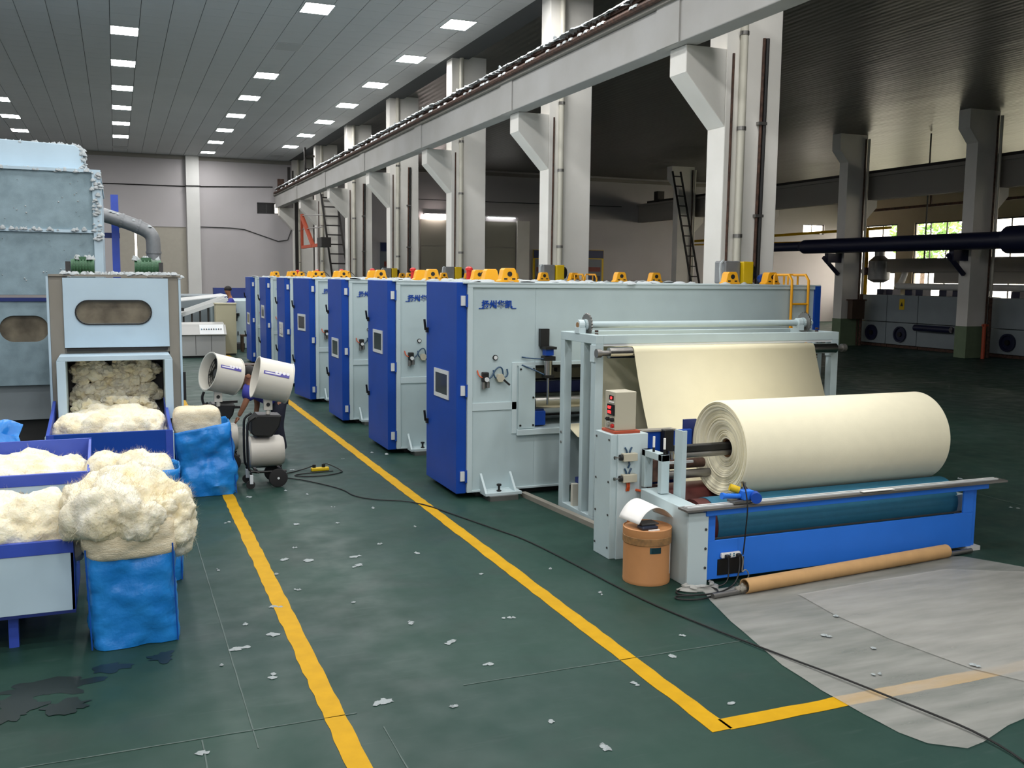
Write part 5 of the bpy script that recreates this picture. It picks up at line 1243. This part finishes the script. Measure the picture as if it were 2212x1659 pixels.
# ---------------------------------------------------------------- wheeled mist fans
def make_fan(lab, loc, c_l, c_r, group):
    # c_l / c_r: centres of left and right shroud rim
    t = thing('mist_fan', lab, 'fan', loc, group); X, Y, _ = loc
    a, b = Vector(c_l), Vector(c_r); d = (b-a).normalized(); L_ = (b-a).length; r = 0.24
    MB().lathe(a, d, [(0, r+0.008), (0.012, r+0.008), (0.012, r), (L_-0.012, r-0.004), (L_-0.012, r+0.004), (L_, r+0.004), (L_, r-0.012), (0.02, r-0.014), (0, r-0.006)], 40, True).build('shroud', 'fan_white', t, smooth=True)
    c = (a+b)/2
    fan = MB().lathe(a+d*0.10, d, [(0, 0.001), (0, 0.05), (0.12, 0.07), (0.2, 0.07), (0.2, 0.001)], 20).build('hub', 'dark_grey', t, smooth=True)
    u = d.cross(Vector((0, 0, 1))).normalized(); v = u.cross(d).normalized()
    for k in range(6):
        q = 2*math.pi*k/6; e = u*math.cos(q)+v*math.sin(q); f_ = d.cross(e); p = a+d*0.16; mb = MB()
        mb.raw([p+e*0.06-f_*0.03-d*0.02, p+e*0.06+f_*0.03+d*0.02, p+e*0.215+f_*0.08+d*0.035, p+e*0.215-f_*0.05-d*0.035], [(0, 1, 2, 3)]).build('blade', 'black', t, solid=0.004)
    g = MB()
    for rr_ in (0.07, 0.12, 0.17, 0.22): g.ring(a+d*0.12, a+d*0.126, rr_, rr_-0.004, 24)
    for k in range(8):
        q = math.pi*k/8; e = u*math.cos(q)+v*math.sin(q); g.bar(a+d*0.123-e*0.225, a+d*0.123+e*0.225, 0.004, 0.004)
    g.build('rear_grille', 'black', t)
    MB().cyl(a+d*0.2, a+d*0.22, 0.19, n=24).build('fan_disc', 'black', t)
    MB().cyl(a+d*0.26, a+d*(L_+0.02), 0.075, n=18).build('motor', 'dark_grey', t, smooth=True)
    # print on the shroud side towards the camera
    side = (v*0.40+(-u if u.y > 0 else u)*0.78).normalized()
    if side.y > 0: side = (v*0.40-(-u if u.y > 0 else u)*0.78).normalized()
    def onsh(al, ang, rad):
        e = (side*math.cos(ang)+d.cross(side)*math.sin(ang)); return a+d*al+e*rad
    sg = 1 if onsh(0.1, 0.3, r).z < onsh(0.1, 0, r).z else -1
    def patch(nm, m, a0, a1, g0, g1, off):
        mb = MB(); n_ = 6
        for i in range(n_+1):
            g_ = (g0+(g1-g0)*i/n_)*sg; mb.v += [onsh(a0, g_, r+off), onsh(a1, g_, r+off)]
        mb.f = [(2*i, 2*i+1, 2*i+3, 2*i+2) for i in range(n_)]
        return mb.build(nm, m, t, fix=False)
    patch('print_band', 'print_violet', L_*0.12, L_*0.86, 0.0, 0.17, 0.0016)
    patch('print_pale_band', 'print_pale', L_*0.16, L_*0.6, 0.05, 0.11, 0.0024)
    for k in range(4):
        al = L_*(0.48+0.11*k); mb = MB(); n_ = 14; mb.v.append(onsh(al, -0.02*sg, r+0.003))
        for i in range(n_):
            q = 2*math.pi*i/n_; mb.v.append(onsh(al+0.018*math.cos(q), (-0.02+0.075*math.sin(q))*sg, r+0.003))
        mb.f = [(0, 1+i, 1+(i+1) % n_) for i in range(n_)]; mb.build('print_dot', 'print_pale', t, fix=False)
    # yoke
    bt = c-v*(r-0.01)*1.0
    sx, sy = bt.x, bt.y
    MB().box(sx-0.05, sx+0.05, sy-0.03, sy+0.03, bt.z-0.13, bt.z+0.02).build('yoke', 'fan_white', t, bevel=0.004)
    MB().cyl((sx, sy-0.045, bt.z-0.06), (sx, sy-0.03, bt.z-0.06), 0.022, n=8).build('clamp_knob', 'black', t)
    MB().cyl((sx, sy, 0.84), (sx, sy, bt.z-0.12), 0.025, n=12).build('pole', 'fan_white', t)
    # water head box
    x0 = X-0.18
    MB().prism([(x0+0.03, 0.62), (x0+0.24, 0.60), (x0+0.33, 0.72), (x0+0.36, 0.85), (x0+0.08, 0.87), (x0, 0.80), (x0, 0.66)], 1, Y-0.16, Y+0.14).build('pump_box', 'black', t, bevel=0.015)
    # tank
    MB().lathe((X-0.2, Y, 0.41), (1, 0, 0), [(0, 0.001), (0.0, 0.165), (0.02, 0.185), (0.37, 0.185), (0.41, 0.16), (0.42, 0.001)], 36).build('water_tank', 'tank_white', t, smooth=True)
    for yy in (Y-0.17, Y+0.17):
        MB().tube([(x0+0.05, yy, 0.85), (x0-0.03, yy, 0.80), (x0-0.045, yy, 0.72), (x0-0.045, yy, 0.27), (x0-0.02, yy, 0.21), (x0+0.06, yy, 0.19), (X+0.22, yy, 0.19)], 0.014, 8, 1).build('frame_tube', 'black', t, smooth=True)
    for xx in (X-0.12, X+0.16): MB().bar((xx, Y-0.17, 0.19), (xx, Y+0.17, 0.19), 0.03, 0.025).build('cross_tube', 'black', t)
    for yy in (Y-0.19, Y+0.19):
        wl = MB().lathe((X+0.12, yy-0.025, 0.112), (0, 1, 0), [(0, 0.001), (0, 0.085), (0.004, 0.106), (0.025, 0.112), (0.046, 0.106), (0.05, 0.085), (0.05, 0.001)], 28).build('wheel', 'rubber', t, smooth=True)
        MB().cyl((X+0.12, yy-0.03, 0.112), (X+0.12, yy+0.03, 0.112), 0.014, n=10).build('axle_cap', 'chrome_white', wl)
        cs = MB().box(X-0.21, X-0.17, yy-0.025, yy+0.025, 0.06, 0.17).build('castor_fork', 'chrome_white', t, bevel=0.006)
        MB().cyl((X-0.20, yy-0.014, 0.05), (X-0.20, yy+0.014, 0.05), 0.05, n=18).build('castor_wheel', 'rubber', cs, smooth=True)
        MB().tube([(X-0.19, yy, 0.17), (X-0.2, yy, 0.2), (X-0.16, yy, 0.21), (X-0.1, yy, 0.19)], 0.014, 6, 1).build('castor_arm', 'black', cs)
    return t
make_fan('white drum-shaped mist fan on a wheeled stand, in front of the bending worker', (1.585, 11.60, 0), (1.475, 11.55, 1.31), (1.87, 11.56, 1.215), 'wheeled mist fans')
f2 = make_fan('white drum-shaped mist fan with open dark mouth behind the leaning blue bag', (1.18, 12.75, 0), (1.03, 12.55, 1.295), (1.375, 12.68, 1.20), 'wheeled mist fans')
MB().tube([(0.98, 12.6, 1.03), (0.95, 12.6, 0.95), (0.98, 12.6, 0.85), (1.1, 12.6, 0.8)], 0.016, 8, 2).build('hose', 'black', f2)
MB().box(1.1, 1.42, 12.6, 12.66, 0.80, 0.83).box(1.12, 1.40, 12.7, 12.75, 0.86, 0.89).build('hose_bracket', 'black', f2, split=True)

# ---------------------------------------------------------------- people
def person(lab, loc, J, root=0):
    return thing('person', lab, 'person', loc)
p = thing('person', 'bending worker in violet-blue shirt and dark trousers behind the mist fan', 'person', (1.98, 13.35, 0))
Yp = 13.35
def ellipsoid(c, rx, ry, rz, zc=-2.0, n=14):
    mb = MB(); c = Vector(c)
    mb.grid(lambda u, v: c+Vector((rx*math.sin(math.pi*v)*math.cos(2*math.pi*u), ry*math.sin(math.pi*v)*math.sin(2*math.pi*u), max(zc*rz, rz*math.cos(math.pi*v)))), 24, n)
    return mb
hip = Vector((1.99, Yp+0.02, 0.82)); ch = Vector((1.70, Yp, 0.97)); nk = Vector((1.64, Yp-0.02, 1.05)); hd = Vector((1.615, Yp-0.03, 1.14))
S1 = Vector((1.61, Yp-0.19, 0.96)); E1 = Vector((1.545, Yp-0.24, 0.80)); H1 = Vector((1.45, Yp-0.25, 0.62))
S2 = Vector((1.72, Yp+0.18, 0.98)); E2 = Vector((1.76, Yp+0.22, 0.72)); H2 = Vector((1.72, Yp+0.18, 0.50))
hl = Vector((2.02, Yp-0.10, 0.80)); kl = Vector((1.98, Yp-0.11, 0.45)); al_ = Vector((2.05, Yp-0.11, 0.08)); fl = Vector((1.90, Yp-0.12, 0.04))
hr = Vector((2.03, Yp+0.12, 0.80)); kr = Vector((2.0, Yp+0.14, 0.45)); ar = Vector((2.08, Yp+0.14, 0.08)); frr = Vector((1.93, Yp+0.14, 0.04))
joints = [(hip, (0.14, 0.12)), (ch, (0.15, 0.13)), (nk, 0.06), (hd, 0.105), (hd+Vector((-0.03, 0, 0.06)), 0.10), (S1, 0.055), (E1, 0.042), (H1, 0.028), (S2, 0.055), (E2, 0.042), (H2, 0.028), (hl, 0.085), (kl, 0.06), (al_, 0.042), (fl, 0.035), (hr, 0.085), (kr, 0.06), (ar, 0.042), (frr, 0.035)]
edges = [(0, 1), (1, 2), (2, 3), (3, 4), (1, 5), (5, 6), (6, 7), (1, 8), (8, 9), (9, 10), (0, 11), (11, 12), (12, 13), (13, 14), (0, 15), (15, 16), (16, 17), (17, 18)]
body = skinned('body', 'skin', joints, edges, p)
skinned('shirt', 'shirt', [(hip+Vector((0.07, 0, 0.0)), (0.21, 0.19)), (ch, (0.21, 0.18)), (nk+Vector((0.04, 0, -0.01)), 0.10), (S1, 0.10), (S1.lerp(E1, 0.85), 0.09), (S2, 0.08), (S2.lerp(E2, 0.75), 0.075)], [(0, 1), (1, 2), (1, 3), (3, 4), (1, 5), (5, 6)], p)
skinned('trousers', 'trousers', [(hip+Vector((0.03, 0, -0.09)), (0.14, 0.12)), (hl, 0.105), (kl, 0.085), (al_+Vector((0, 0, 0.02)), 0.07), (hr, 0.105), (kr, 0.085), (ar+Vector((0, 0, 0.02)), 0.07)], [(0, 1), (1, 2), (2, 3), (0, 4), (4, 5), (5, 6)], p)
ellipsoid(hd+Vector((0.015, 0, 0.045)), 0.105, 0.10, 0.10, -0.25).build('hair', 'hair', p, smooth=True)
for q, a_ in ((al_, fl), (ar, frr)):
    MB().raw([], []); skinned('shoe', 'black', [(q+Vector((0.02, 0, -0.035)), 0.05), (a_+Vector((0, 0, -0.002)), 0.04)], [(0, 1)], p, sub=1)
def hand(root, wrist, fwd, m='skin'):
    f = Vector(fwd).normalized(); sd = f.cross(Vector((1, 0, 0.2))).normalized()
    js = [(wrist, 0.028), (wrist+f*0.07, (0.04, 0.022))]; es = [(0, 1)]
    for k, l in zip((-1.5, -0.5, 0.5, 1.5), (0.075, 0.088, 0.082, 0.062)):
        b0 = wrist+f*0.085+sd*(k*0.02); n0 = len(js)
        js += [(b0, 0.009), (b0+f*l*0.55+Vector((0, 0, -0.012)), 0.0085), (b0+f*l+Vector((0.015, 0, -0.03)), 0.007)]
        es += [(1, n0), (n0, n0+1), (n0+1, n0+2)]
    n0 = len(js); js += [(wrist+f*0.03+sd*0.04, 0.011), (wrist+f*0.07+sd*0.065, 0.009)]; es += [(0, n0), (n0, n0+1)]
    skinned('hand', m, js, es, root, sub=1)
hand(p, H1, (-0.45, -0.02, -0.8)); hand(p, H2, (-0.4, 0, -0.8))
for s in (-1, 1):
    MB().lathe(hd+Vector((-0.01, s*0.088, 0.01)), (0, s, 0.1), [(0, 0.03), (0.012, 0.028), (0.016, 0.001)], 10).build('ear', 'skin', p, smooth=True)
    MB().lathe(hd+Vector((-0.125, s*0.033, 0.045)), (-1, 0, 0.2), [(0, 0.011), (0.006, 0.008), (0.008, 0.001)], 8).build('eye', 'black', p)
MB().lathe(hd+Vector((-0.13, 0, 0.02)), (-1, 0, -0.2), [(0, 0.02), (0.02, 0.013), (0.03, 0.001)], 8).build('nose', 'skin', p, smooth=True)
MB().bar(hd+Vector((-0.125, -0.025, -0.015)), hd+Vector((-0.125, 0.025, -0.015)), 0.012, 0.008).build('mouth', 'brick_red', p)
tag(fibre_pile('plastic_scrap', (1.47, 13.1, 0.22), (0.10, 0.09, 0.22), 'film', 55, 3, 0.4, 2.2, 0.004, 0), 'translucent plastic bag hanging at the bending worker\'s hand', 'bag')

# far operator
p = thing('person', 'distant operator in violet-blue shirt behind the far carding line', 'person', (3.5, 33.6, 0))
b0 = Vector((3.55, 33.6, 0.22)); tag(MB().box(3.2, 3.95, 33.3, 33.88, 0, 0.21).build('step_platform', 'dark_grey', at=(3.55, 33.6, 0), bevel=0.01), 'low dark step under the distant operator', 'step'); Z = lambda x, y, z: b0+Vector((x, y, z))
skinned('body', 'skin', [(Z(0.05, 0, 0.95), 0.13), (Z(0.02, 0, 1.35), (0.15, 0.12)), (Z(-0.04, 0, 1.58), 0.055), (Z(-0.10, 0, 1.72), 0.11), (Z(-0.11, 0, 1.81), 0.10), (Z(0, -0.2, 1.42), 0.055), (Z(-0.12, -0.24, 1.2), 0.045), (Z(-0.3, -0.2, 1.12), 0.03), (Z(0, 0.2, 1.42), 0.055), (Z(-0.1, 0.24, 1.2), 0.045), (Z(-0.28, 0.2, 1.12), 0.03), (Z(0.05, -0.1, 0.88), 0.09), (Z(0.05, -0.1, 0.46), 0.06), (Z(0.06, -0.1, 0.06), 0.042), (Z(-0.1, -0.1, 0.04), 0.035), (Z(0.05, 0.1, 0.88), 0.09), (Z(0.05, 0.1, 0.46), 0.06), (Z(0.06, 0.1, 0.06), 0.042), (Z(-0.1, 0.1, 0.04), 0.035)], edges, p)
skinned('shirt', 'shirt', [(Z(0.05, 0, 0.92), 0.15), (Z(0.02, 0, 1.36), (0.21, 0.18)), (Z(-0.03, 0, 1.52), 0.10), (Z(0, -0.2, 1.42), 0.10), (Z(-0.1, -0.235, 1.24), 0.07), (Z(0, 0.2, 1.42), 0.08), (Z(-0.08, 0.235, 1.24), 0.07)], [(0, 1), (1, 2), (1, 3), (3, 4), (1, 5), (5, 6)], p)
skinned('trousers', 'trousers', [(Z(0.05, 0, 0.92), 0.145), (Z(0.05, -0.1, 0.86), 0.105), (Z(0.05, -0.1, 0.46), 0.085), (Z(0.06, -0.1, 0.08), 0.07), (Z(0.05, 0.1, 0.86), 0.105), (Z(0.05, 0.1, 0.46), 0.085), (Z(0.06, 0.1, 0.08), 0.07)], [(0, 1), (1, 2), (2, 3), (0, 4), (4, 5), (5, 6)], p)
ellipsoid(Z(-0.085, 0, 1.79), 0.125, 0.115, 0.12, -0.3).build('hair', 'hair', p, smooth=True)

# ---------------------------------------------------------------- far carding line and console
t = thing('control_console', 'grey control console with white button panel beyond the feeder', 'console', (2.4, 30.5, 0))
MB().prism([(30.25, 0.06), (30.9, 0.06), (30.9, 1.05), (30.55, 1.0), (30.25, 0.72)], 0, 1.74, 3.02).build('cabinet', 'grey_desk', t, bevel=0.01)
MB().prism([(30.18, 0.70), (30.22, 0.68), (30.56, 0.95), (30.54, 0.98)], 0, 1.72, 3.05).build('desk_top', 'grey_desk', t)
MB().box(1.8, 2.96, 30.35, 30.85, 0, 0.06).build('plinth', 'dark_grey', t)
MB().prism([(30.20, 0.715), (30.24, 0.715), (30.52, 0.985), (30.49, 0.99)], 0, 2.28, 2.98).build('button_panel', 'chrome_white', t)
for i in range(9):
    MB().cyl((2.34+i*0.07, 30.34, 0.85), (2.34+i*0.07, 30.33, 0.87), 0.018, n=8).build('button', 'black' if i % 3 else 'teal', t)
for x in (2.15, 2.6): MB().box(x, x+0.01, 30.243, 30.25, 0.1, 0.7).build('door_gap', 'dark_grey', t)
t = thing('cream_cabinet', 'tall cream cabinet beside the far carding line', 'cabinet', (3.2, 31.3, 0))
MB().box(2.82, 3.43, 31.0, 31.5, 0.05, 1.58).build('body', 'cream_cab', t, bevel=0.01); MB().box(2.80, 3.45, 30.98, 31.52, 1.58, 1.62).build('top', 'cream_cab', t, bevel=0.008)
MB().box(2.85, 3.4, 31.03, 31.47, 0, 0.05).build('plinth', 'dark_grey', t)
t = thing('inclined_conveyor', 'pale sloping feed conveyor behind the console', 'conveyor', (2.6, 32.4, 0))
MB().bar((1.9, 32.2, 1.22), (3.3, 32.2, 1.72), 0.12, 0.12).bar((1.9, 33.2, 1.26), (3.3, 33.2, 1.76), 0.12, 0.12).build('side_rail', 'chrome_white', t, split=True)
MB().raw([(1.9, 32.2, 1.2), (3.3, 32.2, 1.70), (3.3, 33.2, 1.74), (1.9, 33.2, 1.24)], [(0, 1, 2, 3)]).build('belt', 'wall_dim', t, solid=0.03)
for x in (1.95, 2.2, 2.45, 2.7):
    MB().bar((x, 32.25, 0), (x, 32.25, 1.2+(x-1.9)*0.36), 0.05, 0.05).build('leg', 'ladder_dark', t)
MB().box(1.9, 2.2, 32.3, 32.6, 0.5, 0.85).build('gearbox', 'black', t)
MB().box(1.7, 1.95, 31.9, 32.2, 1.35, 1.45).build('roller_end', 'black', t)
t = thing('carding_machine', 'long pale grey carding machine with blue top cover at the far end', 'carding machine', (4.2, 35.5, 0))
MB().box(3.3, 4.9, 33.9, 38.5, 0.0, 1.62).build('body', 'panel', t, bevel=0.01)
MB().box(1.6, 4.9, 38.6, 42, 0.0, 1.7).build('rear_body', 'dryer_grey', t, bevel=0.01)
MB().raw([(2.0, 34.2, 1.62), (3.6, 34.2, 1.80), (3.6, 37.5, 1.80), (2.0, 37.5, 1.62)], [(0, 1, 2, 3)]).build('feed_table', 'chrome_white', t, solid=0.03)
MB().box(3.4, 5.0, 38.0, 38.4, 1.62, 2.0).build('blue_cover', 'navy', t)
MB().cyl((4.35, 34.6, 1.80), (4.75, 34.6, 1.80), 0.16, n=16).build('green_motor', 'green_motor', t, smooth=True)
MB().box(4.3, 4.8, 34.4, 34.8, 1.62, 1.72).build('motor_base', 'green_motor', t)
MB().box(3.5, 3.85, 33.82, 33.9, 1.1, 1.2).build('latch', 'black', t)
for x, z in ((3.7, 0.75), (3.8, 0.45), (4.1, 0.9)): MB().bar((x, 33.88, z), (x, 33.88, z+0.13), 0.03, 0.03).build('handle', 'black', t)
t = thing('wooden_stool', 'dark brown wooden stool between the cream cabinet and the looms', 'stool', (3.95, 32.4, 0))
MB().box(3.7, 4.2, 32.2, 32.6, 0.50, 0.56).build('seat', 'wood_dark', t)
for x in (3.72, 4.1):
    for yy in (32.22, 32.52): MB().box(x, x+0.07, yy, yy+0.07, 0, 0.5).build('leg', 'wood_dark', t)
t = thing('fibre_drum', 'dull brown cardboard drum on the floor behind the bending worker', 'drum', (2.62, 21.8, 0))
MB().lathe((2.62, 21.8, 0), (0, 0, 1), [(0, 0.001), (0.001, 0.23), (0.5, 0.23)], 32).build('barrel', 'wood_dark', t, smooth=True)
MB().lathe((2.62, 21.8, 0.47), (0, 0, 1), [(0, 0.24), (0.07, 0.24), (0.075, 0.22), (0.075, 0.001)], 32).build('lid', 'wood_dark', t, smooth=True)

# ---------------------------------------------------------------- floor cables, strip, lint
cord('floor_cable', 'long thin black cable running across the floor to the lower right corner', [(1.75, 11.95, 0.012), (2.0, 11.75, 0.009), (2.25, 11.3, 0.009), (2.40, 10.95, 0.009), (2.42, 10.62, 0.009), (2.6, 10.35, 0.009), (3.02, 10.11, 0.011), (3.265, 9.25, 0.009), (3.45, 8.6, 0.009), (3.55, 8.25, 0.009), (3.64, 7.4, 0.009), (3.715, 6.4, 0.009), (3.84, 5.78, 0.009), (4.03, 4.98, 0.018), (4.12, 4.62, 0.027), (4.26, 4.02, 0.027), (4.34, 3.7, 0.022), (4.32, 3.35, 0.009), (4.1, 2.9, 0.009)], 0.0062, sm=2)
t = thing('power_strip', 'yellow power strip with two black plugs on the floor by the fan', 'power strip', (2.36, 12.22, 0))
MB().box(2.24, 2.47, 12.18, 12.25, 0.0, 0.045).build('housing', 'yellow_green', t, bevel=0.012)
for x in (2.28, 2.40): MB().cyl((x, 12.215, 0.045), (x, 12.215, 0.085), 0.022, n=10).build('plug', 'black', t)
cord('floor_cable', 'black cord looping from the fan to the yellow power strip', [(1.75, 12.0, 0.03), (1.95, 12.15, 0.009), (2.15, 12.32, 0.009), (2.28, 12.30, 0.05), (2.28, 12.215, 0.085)], 0.007)
cord('floor_cable', 'black cord loop on the floor round the yellow power strip', [(2.40, 12.215, 0.085), (2.46, 12.25, 0.08), (2.6, 12.2, 0.009), (2.62, 12.0, 0.009), (2.4, 11.85, 0.009), (2.1, 11.85, 0.009), (1.95, 12.0, 0.009), (2.2, 12.08, 0.009), (2.5, 12.1, 0.009)], 0.007)
def tuft(lab, x, y, s, seed, el=1.6, hgt=0.014):
    rnd = random.Random(seed); mb = MB(); a = rnd.uniform(0, 3.1)
    for k in range(rnd.choice([2, 3, 4])):
        u = rnd.uniform(-1, 1)*s*el*0.5; cx, cy = x+u*math.cos(a)+rnd.uniform(-.2, .2)*s, y+u*math.sin(a)+rnd.uniform(-.2, .2)*s; q = s*rnd.uniform(0.3, 0.6)
        n_ = 10; k0 = len(mb.v); mb.v.append(Vector((cx, cy, hgt*rnd.uniform(.7, 1.3))))
        for i in range(n_):
            t_ = 2*math.pi*i/n_; r_ = q*rnd.uniform(0.55, 1.25); mb.v.append(Vector((cx+r_*math.cos(t_), cy+r_*math.sin(t_), 0.0035)))
        mb.f += [(k0, k0+1+i, k0+1+(i+1) % n_) for i in range(n_)]
    return tag(mb.build('fibre_tuft', 'tuft', at=(x, y, 0.003), smooth=True, fix=False), lab, 'fibre tuft', 'fibre tufts on the floor')
TF = 'small white fibre tuft lying on the green floor'
spots = [(0.96,9.9,.07),(0.72,8.3,.05),(1.32,8.42,.09),(1.18,8.0,.05),(1.45,8.75,.05),(1.5,8.3,.1),(1.25,7.55,.07),(1.85,8.0,.1),(1.9,8.28,.12),(1.62,7.1,.06),(1.05,7.2,.1),(0.97,6.62,.12),(0.78,6.9,.06),(0.7,6.45,.13),(0.55,6.2,.05),(0.35,5.05,.09),(-0.05,4.95,.06),(-0.4,5.05,.1),(-0.62,4.9,.08),(0.42,4.3,.09),(0.83,5.9,.08),(1.35,5.3,.11),(1.9,6.5,.07),(2.15,5.6,.08),(2.6,6.35,.07),(2.8,7.4,.06),(2.45,8.2,.06),(2.2,8.6,.05),(2.0,9.5,.06),(1.6,9.6,.08),(2.7,9.1,.04),(3.4,7.35,.04),(3.5,6.6,.05),(3.35,5.3,.06),(2.2,4.7,.06),(2.35,4.35,.08),(2.9,5.0,.05),(3.3,4.55,.07),(2.05,6.05,.09),(1.75,5.1,.05),(1.3,11.0,.09),(1.95,10.9,.06),(2.5,10.0,.05),(2.1,10.2,.05),(1.75,11.2,.07),(2.05,12.35,.09),(2.55,12.6,.08),(3.3,13.2,.09),(3.45,13.05,.1),(2.8,12.9,.05),(3.6,5.6,.05),(4.55,5.2,.06),(4.7,4.9,.06),(4.4,4.55,.05),(4.9,5.5,.06),(5.1,4.4,.06),(3.05,3.75,.07),(4.6,3.5,.07),(9.2,7.6,.07),(9.9,9.0,.08)]
for i, (x, y, s) in enumerate(spots):
    s *= 0.62
    onf = (x > 4.0 and 3.8 < y < 6.2 and x < 7.5)
    xl = 1.05+y*0.0045; xr = 3.05+y*0.0035
    sz = 'tiny' if s < 0.036 else ('small' if s < 0.056 else 'larger'); nr = 'near the camera' if y < 6 else ('in the middle distance' if y < 9 else 'far down the aisle')
    zone = 'on the plastic sheet' if onf else ('by the dim hall floor' if x > 8 else ('on the left yellow line' if abs(x-xl) < 0.09 else ('on the right yellow line' if abs(x-xr) < 0.09 else ('left of the left yellow line' if x < xl else ('between the yellow lines' if x < xr else 'right of the right yellow line')))))
    o = tuft('%s white fibre tuft lying %s %s' % (sz, zone, nr), x, y, s, 100+i)
    if onf: o.location.z += 0.02 if x > 4.9 else 0.012
